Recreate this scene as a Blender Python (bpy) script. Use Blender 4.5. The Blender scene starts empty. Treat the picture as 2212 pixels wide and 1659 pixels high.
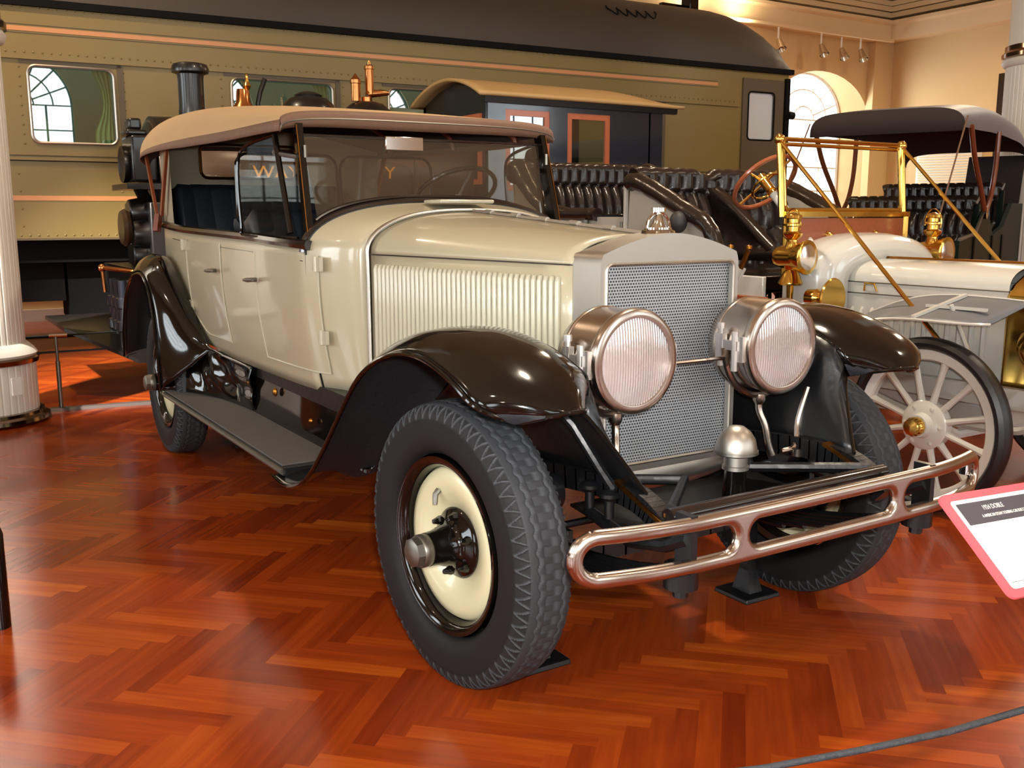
import bpy, math, random
from math import sin, cos, pi, radians, sqrt, atan2, hypot
from mathutils import Vector, Matrix
random.seed(7)
S = bpy.context.scene
COL = S.collection

# ------------------------------------------------------------------ camera
F_PX = 2107.49
cam_d = bpy.data.cameras.new('camera'); cam = bpy.data.objects.new('camera', cam_d); COL.objects.link(cam)
cam_d.sensor_width = 36.0; cam_d.lens = F_PX / 2212 * 36.0; cam_d.clip_start = 0.05; cam_d.clip_end = 200
yaw, pit, rol = 2.583, 0.1716, 0.002
fw = Vector((cos(yaw)*cos(pit), sin(yaw)*cos(pit), -sin(pit)))
rt = fw.cross(Vector((0, 0, 1))).normalized(); dn = fw.cross(rt)
r2 = rt*cos(rol) + dn*sin(rol); d2 = -rt*sin(rol) + dn*cos(rol)
mw = Matrix((r2, -d2, -fw)).transposed().to_4x4(); mw.translation = Vector((2.4572, -2.0686, 1.3946))
cam.matrix_world = mw
S.camera = cam

# ------------------------------------------------------------------ view, world, lights
S.view_settings.view_transform = 'Standard'; S.view_settings.look = 'None'
S.view_settings.gamma = 1.0; S.view_settings.exposure = -0.12; S.view_settings.use_curve_mapping = False
S.cycles.max_bounces = 8; S.cycles.diffuse_bounces = 3; S.cycles.glossy_bounces = 4
S.cycles.transparent_max_bounces = 12; S.cycles.use_denoising = True
S.cycles.sample_clamp_indirect = 6.0; S.cycles.caustics_reflective = False; S.cycles.caustics_refractive = False

W = bpy.data.worlds.new('world'); S.world = W; W.use_nodes = True
bg = W.node_tree.nodes['Background']; bg.inputs[0].default_value = (0.80, 0.91, 1.0, 1); bg.inputs[1].default_value = 4.0

WARM = (1.0, 0.77, 0.52); COOL = (0.86, 0.93, 1.0)
def area_light(name, loc, target, size, power, color, size_y=None, spread=None):
    d = bpy.data.lights.new(name, 'AREA'); d.energy = power; d.color = color
    d.shape = 'RECTANGLE' if size_y else 'DISK'; d.size = size
    if size_y: d.size_y = size_y
    if spread: d.spread = radians(spread)
    o = bpy.data.objects.new(name, d); COL.objects.link(o); o.location = loc
    o.rotation_euler = (Vector(target) - Vector(loc)).to_track_quat('-Z', 'Y').to_euler()
    return o
LAMP_SPOTS = [(1.2, -3.2, 4.9, 26), (3.4, 1.2, 4.9, 40), (-1.1, 1.4, 4.9, 150), (-2.6, -4.2, 4.9, 14), (0.6, 5.2, 4.9, 50),
              (-4.2, 4.4, 5.0, 35), (-5.9, -1.6, 5.2, 120), (-3.0, 9.6, 4.9, 140), (-7.2, 13.2, 5.3, 330), (-11.3, -1.6, 5.0, 160), (4.8, -5.6, 4.7, 40), (5.5, 6.5, 4.7, 40)]
for i, (x, y, z, p) in enumerate(LAMP_SPOTS):
    area_light('ceiling_lamp_light', (x, y, z - 0.03), (x*0.96, y*0.96, 0), 0.24, p, WARM if x < -3.5 else (1.0, 0.85, 0.66))
# daylight entering at the arched windows of the front and left walls
for y in (-5.4, -1.0, 3.4, 7.8, 12.2):
    area_light('window_daylight', (9.75, y, 3.3), (0, y, 2.2), 2.6, 150, COOL, 4.4)
for x in (-7.0, -2.6, 1.8, 6.2):
    area_light('window_daylight', (x, -9.75, 3.0), (x, 0, 2.0), 2.6, {-7.0: 330, -2.6: 420, 1.8: 420, 6.2: 300}[x], COOL, 3.9)
area_light('window_daylight', (-13.6, 13.2, 3.2), (-11.9, 15.6, 2.2), 2.0, 420, COOL, 3.0)
# added unseen fill lamp that whitens the left column
area_light('column_fill_light', (-2.6, -4.2, 4.85), (-5.10, -1.62, 2.0), .2, 150, (1, .93, .85), spread=30)
# the photographer's flash, just above and right of the lens
fl = Vector(mw.translation) + r2*0.05 - d2*0.09 + fw*0.02
area_light('camera_flash', fl, fl + fw, 0.07, 40, (1.0, 0.98, 0.95), spread=110)

# ------------------------------------------------------------------ materials
def lin(c):
    return tuple((v/255/12.92 if v/255 <= 0.04045 else ((v/255 + 0.055)/1.055)**2.4) for v in c) + (1,)
def new_mat(name):
    m = bpy.data.materials.new(name); m.use_nodes = True
    return m, m.node_tree.nodes, m.node_tree.links, m.node_tree.nodes['Principled BSDF']
def mat(name, rgb, rough=0.5, metal=0.0, coat=0.0, var=0.0, scale=8.0, bump=0.0, bscale=60.0, spec=0.5, rvar=0.0, stretch=None):
    m, N, L, P = new_mat(name)
    c = lin(rgb); P.inputs['Base Color'].default_value = c
    P.inputs['Roughness'].default_value = rough; P.inputs['Metallic'].default_value = metal
    P.inputs['Coat Weight'].default_value = coat; P.inputs['Coat Roughness'].default_value = 0.06
    P.inputs['Specular IOR Level'].default_value = spec
    tc = N.new('ShaderNodeTexCoord'); mp = N.new('ShaderNodeMapping'); L.new(tc.outputs['Object'], mp.inputs[0])
    if stretch: mp.inputs['Scale'].default_value = stretch
    nz = N.new('ShaderNodeTexNoise'); nz.inputs['Scale'].default_value = scale; nz.inputs['Detail'].default_value = 4
    L.new(mp.outputs[0], nz.inputs['Vector'])
    if var:
        mx = N.new('ShaderNodeMix'); mx.data_type = 'RGBA'
        mx.inputs[6].default_value = tuple(v*(1 - var) for v in c[:3]) + (1,)
        mx.inputs[7].default_value = tuple(min(1, v*(1 + var)) for v in c[:3]) + (1,)
        L.new(nz.outputs[0], mx.inputs[0]); L.new(mx.outputs[2], P.inputs['Base Color'])
    if rvar:
        mr = N.new('ShaderNodeMapRange'); mr.inputs[3].default_value = max(0, rough - rvar); mr.inputs[4].default_value = rough + rvar
        L.new(nz.outputs[0], mr.inputs[0]); L.new(mr.outputs[0], P.inputs['Roughness'])
    if bump:
        n2 = N.new('ShaderNodeTexNoise'); n2.inputs['Scale'].default_value = bscale; n2.inputs['Detail'].default_value = 3
        L.new(mp.outputs[0], n2.inputs['Vector'])
        b = N.new('ShaderNodeBump'); b.inputs['Strength'].default_value = bump; b.inputs['Distance'].default_value = 0.01
        L.new(n2.outputs[0], b.inputs['Height']); L.new(b.outputs[0], P.inputs['Normal'])
    return m
def glass(name, tint=(0.9, 0.93, 0.9), refl=1.0, rough=0.02, haze=0.0, hazecol=(0.5, 0.5, 0.5)):
    m, N, L, P = new_mat(name); N.remove(P); out = N['Material Output']
    t = N.new('ShaderNodeBsdfTransparent'); t.inputs[0].default_value = tint + (1,)
    g = N.new('ShaderNodeBsdfGlossy'); g.inputs['Roughness'].default_value = rough
    ge = N.new('ShaderNodeNewGeometry'); dt = N.new('ShaderNodeVectorMath'); dt.operation = 'DOT_PRODUCT'
    L.new(ge.outputs['Incoming'], dt.inputs[0]); L.new(ge.outputs['Normal'], dt.inputs[1])
    ab = N.new('ShaderNodeMath'); ab.operation = 'ABSOLUTE'; L.new(dt.outputs['Value'], ab.inputs[0])
    sb = N.new('ShaderNodeMath'); sb.operation = 'SUBTRACT'; sb.inputs[0].default_value = 1.0; sb.use_clamp = True; L.new(ab.outputs[0], sb.inputs[1])
    pw = N.new('ShaderNodeMath'); pw.operation = 'POWER'; pw.inputs[1].default_value = 5.0; L.new(sb.outputs[0], pw.inputs[0])
    ml = N.new('ShaderNodeMath'); ml.operation = 'MULTIPLY_ADD'; ml.inputs[1].default_value = 0.9*min(1, refl); ml.inputs[2].default_value = 0.06*refl; L.new(pw.outputs[0], ml.inputs[0])
    mx = N.new('ShaderNodeMixShader'); L.new(ml.outputs[0], mx.inputs[0]); L.new(t.outputs[0], mx.inputs[1]); L.new(g.outputs[0], mx.inputs[2])
    last = mx
    if haze:
        d = N.new('ShaderNodeBsdfDiffuse'); d.inputs[0].default_value = hazecol + (1,)
        m2 = N.new('ShaderNodeMixShader'); m2.inputs[0].default_value = haze; L.new(mx.outputs[0], m2.inputs[1]); L.new(d.outputs[0], m2.inputs[2]); last = m2
    L.new(last.outputs[0], out.inputs[0]); return m

M_CREAM = mat('sand_paint', (168, 158, 132), 0.28, coat=0.5, var=0.03, scale=3)
M_LOUV = mat('cream_paint', (176, 170, 148), 0.3, coat=0.4)
M_BLACK = mat('black_gloss_paint', (12, 9, 7), 0.09, coat=0.25, spec=.4)
M_BLK2 = mat('black_chassis_paint', (13, 14, 16), 0.35, var=0.3, scale=14, bump=0.15, bscale=30)
M_DUSTY = mat('dusty_black_underside', (17, 20, 26), 0.7, var=0.35, scale=9, bump=0.3, bscale=50)
M_RUB = mat('tyre_rubber', (52, 52, 54), 0.62, var=0.12, scale=20, bump=0.1, bscale=120)
M_TREAD, _N, _L, _P = new_mat('worn_tyre_rubber')
_a = _N.new('ShaderNodeAttribute'); _a.attribute_name = 'wear'; _m = _N.new('ShaderNodeMix'); _m.data_type = 'RGBA'
_m.inputs[6].default_value = lin((19, 17, 17)); _m.inputs[7].default_value = lin((66, 68, 72)); _L.new(_a.outputs['Fac'], _m.inputs[0]); _L.new(_m.outputs[2], _P.inputs['Base Color']); _P.inputs['Roughness'].default_value = .65; _P.inputs['Specular IOR Level'].default_value = .3
M_RUBW = mat('tyre_sidewall_rubber', (46, 44, 44), 0.55, var=0.15, scale=10)
M_DISC = mat('cream_wheel_paint', (198, 192, 156), 0.3, coat=0.4, var=0.06, scale=7)
M_NICK = mat('nickel_plate', (190, 176, 164), 0.24, metal=1.0, rvar=0.05, scale=30)
M_NICKM = mat('matte_nickel', (186, 180, 170), 0.42, metal=1.0, rvar=0.06, scale=12)
M_CHROME = mat('bright_plate', (215, 212, 208), 0.1, metal=1.0)
M_CLAMP = mat('satin_bright_nickel', (214, 210, 206), 0.35, metal=0.85)
M_STEEL = mat('dull_steel', (120, 116, 108), 0.4, metal=0.9, var=0.15, scale=30)
M_BRASS = mat('polished_brass', (230, 188, 96), 0.15, metal=1.0, rvar=0.04, scale=20)
M_BRASSD = mat('aged_brass', (150, 96, 36), 0.3, metal=1.0, rvar=0.08, scale=20)
M_COPPER = mat('copper_fitting', (206, 138, 84), 0.22, metal=1.0, rvar=0.05, scale=20)
M_CANVAS = mat('tan_canvas', (174, 142, 100), 0.85, var=0.07, scale=5, bump=0.15, bscale=300)
M_HEM = mat('shaded_canvas_hem', (104, 74, 56), 0.7, var=0.12, scale=20, bump=0.1, bscale=200)  # same canvas as the top; its side shade is put into the brown
M_LINER = mat('dark_top_lining', (44, 32, 28), 0.9, var=0.1)
M_CURT = mat('beige_curtain_canvas', (142, 130, 108), 0.9, var=0.05, bump=0.1, bscale=200)
M_LEATH = mat('dark_blue_leather', (26, 32, 40), 0.42, var=0.2, scale=18, bump=0.25, bscale=40)
M_TUFT = mat('black_brown_leather', (36, 27, 23), 0.22, var=0.25, scale=14, bump=0.15, bscale=60)
M_BELT = mat('black_belt_rail', (26, 18, 16), 0.2, coat=0.5)
M_BOW = mat('reddish_bow_wood', (112, 52, 28), 0.35, coat=0.4, var=0.2, scale=30)
M_MAT = mat('ribbed_grey_rubber', (84, 80, 74), 0.75, var=0.08, scale=40, bump=0.2, bscale=200)
M_GLASS = glass('clear_glass', (0.90, 0.90, 0.86))
M_GLASSD = glass('smoky_glass', (0.66, 0.63, 0.57), refl=1.4, haze=0.06, hazecol=(0.36, 0.26, 0.18))
M_GLASSW = glass('wing_glass', (0.80, 0.80, 0.76), refl=.25)
M_PLATEG = glass('greenish_coach_glass', (0.60, 0.80, 0.70), refl=4.0, rough=0.01)
M_FROST = mat('frosted_glass', (196, 200, 204), 0.5)
M_WHITEC = mat('ivory_car_paint', (200, 197, 188), 0.2, coat=0.6, var=0.02)
M_GREYF = mat('shaded_fender_grey', (104, 104, 108), 0.4)  # fender grey with the shade on the blades darkened into it
M_GREYC = mat('pale_grey_car_paint', (176, 170, 160), 0.3, coat=0.4)
M_WTYRE = mat('smooth_black_tyre', (20, 19, 20), 0.4, var=0.1)
M_WOOD = mat('red_mahogany', (150, 80, 50), 0.2, coat=0.6, var=0.2, scale=6, stretch=(1, 8, 8))
M_ORANGE = mat('varnished_orange_wood', (176, 92, 50), 0.3, coat=0.4, var=0.12, scale=14)
M_GREEN = mat('dark_green_paint', (7, 22, 14), 0.5, spec=.12)
M_OLIVE = mat('olive_coach_paint', (124, 104, 54), 0.42, var=0.05, scale=2)
M_OLIVD = mat('dark_olive_coach_paint', (84, 70, 48), 0.5, var=0.05, scale=2)
M_ROOF = mat('grey_brown_roof_paint', (66, 57, 49), 0.6, var=0.06, scale=1.5)
M_STRIPE = mat('copper_gold_stripe', (196, 134, 84), 0.4, var=0.06, scale=10)
M_LOCO = mat('locomotive_black', (20, 17, 16), 0.32, coat=0.2, var=0.2, scale=12)
M_LOCOB = mat('boiler_brown_jacket', (70, 50, 34), 0.3, metal=0.3, var=0.15, scale=5)
M_CABB = mat('blue_black_cab_paint', (34, 38, 48), 0.16, coat=0.6)
M_GOLD = mat('gold_leaf_lettering', (216, 150, 40), 0.5)
M_CABR = mat('tan_cab_roof', (188, 152, 100), 0.45, var=0.05)
M_DARK = mat('dark_undergear', (9, 8, 8), 0.85, spec=.2, var=0.3, scale=6)
M_COLUMN = mat('white_column_paint', (222, 216, 204), 0.4, var=0.02)
M_RING = mat('bronze_nickel_ring', (150, 128, 108), 0.15, metal=1.0)
M_WALL = mat('tan_plaster', (214, 182, 132), 0.8, var=0.03, scale=1.2)
M_CEIL = mat('cream_ceiling', (224, 200, 158), 0.8, var=0.03, scale=1.5)
M_FRAME = mat('white_window_paint', (236, 234, 228), 0.5)
M_MUNT = mat('dark_muntin_paint', (52, 58, 66), 0.5)
M_SIGNR = mat('coral_red_sign', (232, 96, 104), 0.35)
M_SIGNW = mat('white_sign_paper', (244, 244, 242), 0.4)
M_SIGNG = mat('grey_sign_band', (78, 74, 82), 0.4)
M_SIGNT = mat('sign_lettering', (226, 224, 214), 0.5)
M_ROPE = mat('grey_braided_rope', (46, 48, 52), 0.7, var=0.25, scale=60, bump=0.5, bscale=90)
M_CURTN = mat('green_window_curtain', (158, 176, 134), 0.8, var=0.15, scale=20)
M_INT = mat('coach_interior', (96, 128, 112), 0.7, var=0.1)
M_HLREFL = mat('lamp_reflector', (240, 232, 228), 0.16, metal=1.0)

def emit(name, rgb, s):
    m, N, L, P = new_mat(name); P.inputs['Base Color'].default_value = lin(rgb)
    P.inputs['Emission Color'].default_value = lin(rgb); P.inputs['Emission Strength'].default_value = s; return m
M_LAMPON = emit('lit_lamp_glass', (255, 226, 176), 12)

# parquet: per-plank value attribute drives colour
def parquet():
    m, N, L, P = new_mat('herringbone_parquet')
    at = N.new('ShaderNodeAttribute'); at.attribute_name = 'plank'
    sx = N.new('ShaderNodeSeparateXYZ'); L.new(at.outputs['Vector'], sx.inputs[0])
    ramp = N.new('ShaderNodeValToRGB'); e = ramp.color_ramp.elements
    e[0].position = 0; e[0].color = lin((98, 32, 12)); e[1].position = 1; e[1].color = lin((196, 100, 30))
    for p, c in ((0.28, (124, 44, 14)), (0.55, (148, 58, 18)), (0.8, (170, 76, 22))):
        k = ramp.color_ramp.elements.new(p); k.color = lin(c)
    uv = N.new('ShaderNodeUVMap'); uv.uv_map = 'plank_uv'
    mp = N.new('ShaderNodeMapping'); mp.inputs['Scale'].default_value = (3, 40, 1); L.new(uv.outputs[0], mp.inputs[0])
    gr = N.new('ShaderNodeTexNoise'); gr.inputs['Scale'].default_value = 1.0; gr.inputs['Detail'].default_value = 5; L.new(mp.outputs[0], gr.inputs[0])
    ad = N.new('ShaderNodeMath'); ad.operation = 'MULTIPLY_ADD'; ad.inputs[1].default_value = 0.55; L.new(gr.outputs[0], ad.inputs[0])
    sb = N.new('ShaderNodeMath'); sb.operation = 'SUBTRACT'; sb.inputs[1].default_value = 0.27; L.new(sx.outputs[0], sb.inputs[0]); L.new(sb.outputs[0], ad.inputs[2])
    L.new(ad.outputs[0], ramp.inputs[0])
    L.new(ramp.outputs[0], P.inputs['Base Color'])
    P.inputs['Roughness'].default_value = 0.16; P.inputs['Specular IOR Level'].default_value = .4; P.inputs['Coat Weight'].default_value = 0.15; P.inputs['Coat Roughness'].default_value = 0.08
    tc = N.new('ShaderNodeTexCoord'); n2 = N.new('ShaderNodeTexNoise'); n2.inputs['Scale'].default_value = 2.2; L.new(tc.outputs['Object'], n2.inputs[0])
    mr = N.new('ShaderNodeMapRange'); mr.inputs[3].default_value = 0.13; mr.inputs[4].default_value = 0.28; L.new(n2.outputs[0], mr.inputs[0]); L.new(mr.outputs[0], P.inputs['Roughness'])
    b = N.new('ShaderNodeBump'); b.inputs['Strength'].default_value = 0.06; b.inputs['Distance'].default_value = 0.004
    L.new(gr.outputs[0], b.inputs['Height']); L.new(b.outputs[0], P.inputs['Normal'])
    return m
M_PARQ = parquet()

def core_mat():       # radiator core: staggered bright fins over dark
    m, N, L, P = new_mat('radiator_honeycomb')
    tc = N.new('ShaderNodeTexCoord'); mp = N.new('ShaderNodeMapping'); L.new(tc.outputs['Object'], mp.inputs[0])
    mp.inputs['Rotation'].default_value = (0, radians(90), 0)
    br = N.new('ShaderNodeTexBrick'); L.new(mp.outputs[0], br.inputs['Vector'])
    sx = N.new('ShaderNodeSeparateXYZ'); cb = N.new('ShaderNodeCombineXYZ'); L.new(tc.outputs['Object'], sx.inputs[0])
    L.new(sx.outputs[1], cb.inputs[0]); L.new(sx.outputs[2], cb.inputs[1]); L.new(cb.outputs[0], br.inputs['Vector'])
    br.inputs['Color1'].default_value = lin((44, 48, 54)); br.inputs['Color2'].default_value = lin((72, 74, 78)); br.inputs['Mortar'].default_value = lin((176, 178, 180))
    br.inputs['Scale'].default_value = 1.0; br.inputs['Brick Width'].default_value = 0.0105; br.inputs['Row Height'].default_value = 0.0095
    br.inputs['Mortar Size'].default_value = 0.0019; br.offset = 0.5
    L.new(br.outputs['Color'], P.inputs['Base Color']); P.inputs['Metallic'].default_value = 0.4; P.inputs['Roughness'].default_value = 0.45
    b = N.new('ShaderNodeBump'); b.inputs['Strength'].default_value = 0.8; b.inputs['Distance'].default_value = 0.004; L.new(br.outputs['Fac'], b.inputs['Height']); L.new(b.outputs[0], P.inputs['Normal'])
    return m
M_CORE = core_mat()
def lens_mat():       # vertical flutes
    m, N, L, P = new_mat('fluted_lamp_glass'); N.remove(P); out = N['Material Output']
    tc = N.new('ShaderNodeTexCoord'); wv = N.new('ShaderNodeTexWave'); wv.bands_direction = 'Y'; wv.inputs['Scale'].default_value = 34; wv.inputs['Distortion'].default_value = .7
    wv.inputs['Detail'].default_value = 1; L.new(tc.outputs['Object'], wv.inputs[0])
    b = N.new('ShaderNodeBump'); b.inputs['Strength'].default_value = 0.3; b.inputs['Distance'].default_value = 0.01; L.new(wv.outputs[1], b.inputs['Height'])
    t = N.new('ShaderNodeBsdfTransparent'); t.inputs[0].default_value = (0.93, 0.88, 0.88, 1)
    g = N.new('ShaderNodeBsdfGlossy'); g.inputs['Roughness'].default_value = 0.16; g.inputs[0].default_value = (1, 0.95, 0.94, 1); L.new(b.outputs[0], g.inputs['Normal'])
    mx = N.new('ShaderNodeMixShader'); mx.inputs[0].default_value = 0.45; L.new(t.outputs[0], mx.inputs[1]); L.new(g.outputs[0], mx.inputs[2])
    df = N.new('ShaderNodeBsdfDiffuse'); df.inputs[0].default_value = (.95, .88, .87, 1); L.new(b.outputs[0], df.inputs['Normal'])  # white diffuse layer stands in for flash glare on the lens
    m3 = N.new('ShaderNodeMixShader'); m3.inputs[0].default_value = 0.24; L.new(mx.outputs[0], m3.inputs[1]); L.new(df.outputs[0], m3.inputs[2])
    L.new(m3.outputs[0], out.inputs[0]); return m
M_LENS = lens_mat()

# ------------------------------------------------------------------ mesh helpers
ORG = {}
class MB:
    def __init__(s): s.V = []; s.F = []
    def add(s, V, F):
        n = len(s.V); s.V += [tuple(v) for v in V]; s.F += [tuple(i + n for i in f) for f in F]; return s
    def box(s, a, b):
        x0, y0, z0 = a; x1, y1, z1 = b
        return s.add([(x0,y0,z0),(x1,y0,z0),(x1,y1,z0),(x0,y1,z0),(x0,y0,z1),(x1,y0,z1),(x1,y1,z1),(x0,y1,z1)],
                     [(0,3,2,1),(4,5,6,7),(0,1,5,4),(1,2,6,5),(2,3,7,6),(3,0,4,7)])
    def hexa(s, P):
        return s.add(P, [(0,3,2,1),(4,5,6,7),(0,1,5,4),(1,2,6,5),(2,3,7,6),(3,0,4,7)])
    def bar(s, a, b, w, h, up=(0, 0, 1)):
        a = Vector(a); b = Vector(b); d = (b - a).normalized(); u = Vector(up)
        sd = d.cross(u)
        if sd.length < 1e-4: sd = d.cross(Vector((0, 1, 0)))
        sd.normalize(); u = sd.cross(d)
        P = [p + sd*i*w/2 + u*j*h/2 for p in (a, b) for i, j in ((-1,-1),(1,-1),(1,1),(-1,1))]
        return s.hexa(P)
    def tube(s, pts, r, n=10, closed=False, caps=True):
        P = [Vector(p) for p in pts]; m = len(P); R = r if isinstance(r, (list, tuple)) else [r]*m
        V = []; F = []; nrm = None
        for i in range(m):
            if closed: t = P[(i+1) % m] - P[i-1]
            else: t = P[min(i+1, m-1)] - P[max(i-1, 0)]
            t.normalize()
            if nrm is None:
                nrm = t.cross(Vector((0, 0, 1)))
                if nrm.length < 0.05: nrm = t.cross(Vector((0, 1, 0)))
            nrm = (nrm - t*nrm.dot(t)).normalized(); bn = t.cross(nrm)
            for k in range(n):
                a = 2*pi*k/n; V.append(P[i] + nrm*cos(a)*R[i] + bn*sin(a)*R[i])
        q = m if closed else m - 1
        for i in range(q):
            j = (i+1) % m
            for k in range(n):
                l = (k+1) % n; F.append((i*n+k, i*n+l, j*n+l, j*n+k))
        if not closed and caps:
            F.append(tuple(reversed(range(n)))); F.append(tuple((m-1)*n + k for k in range(n)))
        return s.add(V, F)
    def lathe(s, prof, org, axis=(0, 0, 1), n=32, closed=False):
        a = Vector(axis).normalized(); u = a.cross(Vector((0, 0, 1)))
        if u.length < 0.1: u = Vector((1, 0, 0))
        u.normalize(); v = a.cross(u); o = Vector(org); V = []; F = []
        for r, h in prof:
            for k in range(n):
                t = 2*pi*k/n; V.append(o + a*h + (u*cos(t) + v*sin(t))*max(r, 1e-5))
        m = len(prof)
        for i in range(m if closed else m - 1):
            j = (i+1) % m
            for k in range(n):
                l = (k+1) % n; F.append((i*n+k, i*n+l, j*n+l, j*n+k))
        if not closed:
            if prof[0][0] > 1e-3: F.append(tuple(reversed(range(n))))
            if prof[-1][0] > 1e-3: F.append(tuple((m-1)*n + k for k in range(n)))
        return s.add(V, F)
    def grid(s, fn, nu, nv, cu=False, cv=False):
        V = [fn(i/(nu if cu else nu), j/(nv)) for i in range(nu if cu else nu+1) for j in range(nv if cv else nv+1)]
        a = nv if cv else nv+1; b = nu if cu else nu+1; F = []
        for i in range(nu):
            for j in range(nv):
                i2 = (i+1) % b; j2 = (j+1) % a; F.append((i*a+j, i2*a+j, i2*a+j2, i*a+j2))
        return s.add(V, F)
    def prism(s, poly, fn, lo, hi):     # poly 2D, fn(u,v,w)->xyz
        n = len(poly); V = [fn(u, v, lo) for u, v in poly] + [fn(u, v, hi) for u, v in poly]
        F = [tuple(range(n)), tuple(reversed(range(n, 2*n)))] + [(i, (i+1) % n, n + (i+1) % n, n + i) for i in range(n)]
        return s.add(V, F)
    def ball(s, c, r, n=16, sc=(1, 1, 1)):
        m = n//2; V = []; F = []
        for i in range(m+1):
            for k in range(n):
                th = pi*i/m; a = 2*pi*k/n; V.append((c[0]+r*sc[0]*sin(th)*cos(a), c[1]+r*sc[1]*sin(th)*sin(a), c[2]+r*sc[2]*cos(th)))
        for i in range(m):
            for k in range(n): F.append((i*n+k, (i+1)*n+k, (i+1)*n+(k+1) % n, i*n+(k+1) % n))
        return s.add(V, F)
    def mesh(s, name, m, off=(0, 0, 0), ang=38):
        me = bpy.data.meshes.new(name); ox, oy, oz = off
        me.from_pydata([(v[0]-ox, v[1]-oy, v[2]-oz) for v in s.V], [], s.F)
        import bmesh
        b = bmesh.new(); b.from_mesh(me); bmesh.ops.remove_doubles(b, verts=b.verts, dist=1e-5)
        bmesh.ops.recalc_face_normals(b, faces=b.faces); b.to_mesh(me); b.free()
        me.polygons.foreach_set('use_smooth', [True]*len(me.polygons)); me.set_sharp_from_angle(angle=radians(ang)); me.materials.append(m); return me
    def obj(s, name, m, parent=None, solid=0, bevel=0, ang=38, sub=0):
        off = ORG.get(parent.name, (0, 0, 0)) if parent else (0, 0, 0)
        o = bpy.data.objects.new(name, s.mesh(name, m, off, ang)); COL.objects.link(o)
        if parent: o.parent = parent; ORG[o.name] = off
        else: ORG[o.name] = off
        if solid:
            k = o.modifiers.new('thick', 'SOLIDIFY'); k.thickness = solid; k.offset = -1 if solid > 0 else 1; k.thickness = abs(solid)
        if bevel:
            k = o.modifiers.new('bevel', 'BEVEL'); k.width = bevel; k.segments = 2; k.limit_method = 'ANGLE'; k.angle_limit = radians(40)
        return o
def thing(name, label, cat, loc=(0, 0, 0), group=None):
    o = bpy.data.objects.new(name, None); COL.objects.link(o); o.location = loc; ORG[o.name] = tuple(loc)
    o['label'] = label; o['category'] = cat
    if group: o['group'] = group
    return o
def tag(o, label, cat, group=None, kind=None):
    o['label'] = label; o['category'] = cat
    if group: o['group'] = group
    if kind: o['kind'] = kind
    return o
def struct(o, label=None):
    o['kind'] = 'structure'
    if label: o['label'] = label
    return o
def spline(pts, n):        # Catmull-Rom through points
    P = [Vector(p) for p in pts]; out = []
    m = len(P) - 1
    for i in range(n+1):
        t = i/n*m; k = min(int(t), m-1); f = t - k
        a, b, c, d = P[max(k-1, 0)], P[k], P[k+1], P[min(k+2, m)]
        out.append(0.5*((2*b) + (c-a)*f + (2*a-5*b+4*c-d)*f*f + (3*b-a-3*c+d)*f**3))
    return out
def curve_mesh(cu, fn):
    o = bpy.data.objects.new('tmp', cu); COL.objects.link(o)
    dg = bpy.context.evaluated_depsgraph_get(); me = o.evaluated_get(dg).to_mesh()
    V = [fn(*v.co) for v in me.vertices]; F = [tuple(p.vertices) for p in me.polygons]
    o.to_mesh_clear(); bpy.data.objects.remove(o); bpy.data.curves.remove(cu)
    mb = MB(); mb.add(V, F); return mb
def text(body, size, fn, ext=0.001, align='CENTER', sx=1.0):
    cu = bpy.data.curves.new('t', 'FONT'); cu.body = body; cu.size = size; cu.extrude = ext; cu.align_x = align; cu.align_y = 'CENTER'
    return curve_mesh(cu, lambda x, y, z: fn(x*sx, y, z))
def holes(outer, inner, depth, fn, bev=0):
    cu = bpy.data.curves.new('c', 'CURVE'); cu.dimensions = '2D'; cu.fill_mode = 'BOTH'; cu.extrude = depth/2
    for poly in [outer] + inner:
        sp = cu.splines.new('POLY'); sp.points.add(len(poly)-1); sp.use_cyclic_u = True
        for i, (x, y) in enumerate(poly): sp.points[i].co = (x, y, 0, 1)
    return curve_mesh(cu, fn)
def rrect(w, h, r, n=5, cx=0, cy=0):
    out = []
    for sx, sy, a0 in ((1, 1, 0), (-1, 1, 90), (-1, -1, 180), (1, -1, 270)):
        for k in range(n+1):
            a = radians(a0 + 90*k/n); out.append((cx + sx*(w/2-r) + r*cos(a), cy + sy*(h/2-r) + r*sin(a)))
    return out
def lerp(a, b, t): return a + (b-a)*t
def interp(x, X, Y):
    if x <= X[0]: return Y[0]
    for i in range(len(X)-1):
        if x <= X[i+1]: return lerp(Y[i], Y[i+1], (x-X[i])/(X[i+1]-X[i]))
    return Y[-1]
def smooth(x, X, Y):       # smooth interpolation through table
    n = len(X)
    if x <= X[0]: return Y[0]
    if x >= X[-1]: return Y[-1]
    for i in range(n-1):
        if x <= X[i+1]: break
    def sl(k):
        if k == 0 or k == n-1: return (Y[min(k+1, n-1)]-Y[max(k-1, 0)])/(X[min(k+1, n-1)]-X[max(k-1, 0)])
        return (Y[k+1]-Y[k-1])/(X[k+1]-X[k-1])
    h = X[i+1]-X[i]; t = (x-X[i])/h; a, b = sl(i)*h, sl(i+1)*h
    return (2*t**3-3*t**2+1)*Y[i] + (t**3-2*t**2+t)*a + (-2*t**3+3*t**2)*Y[i+1] + (t**3-t**2)*b

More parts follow.
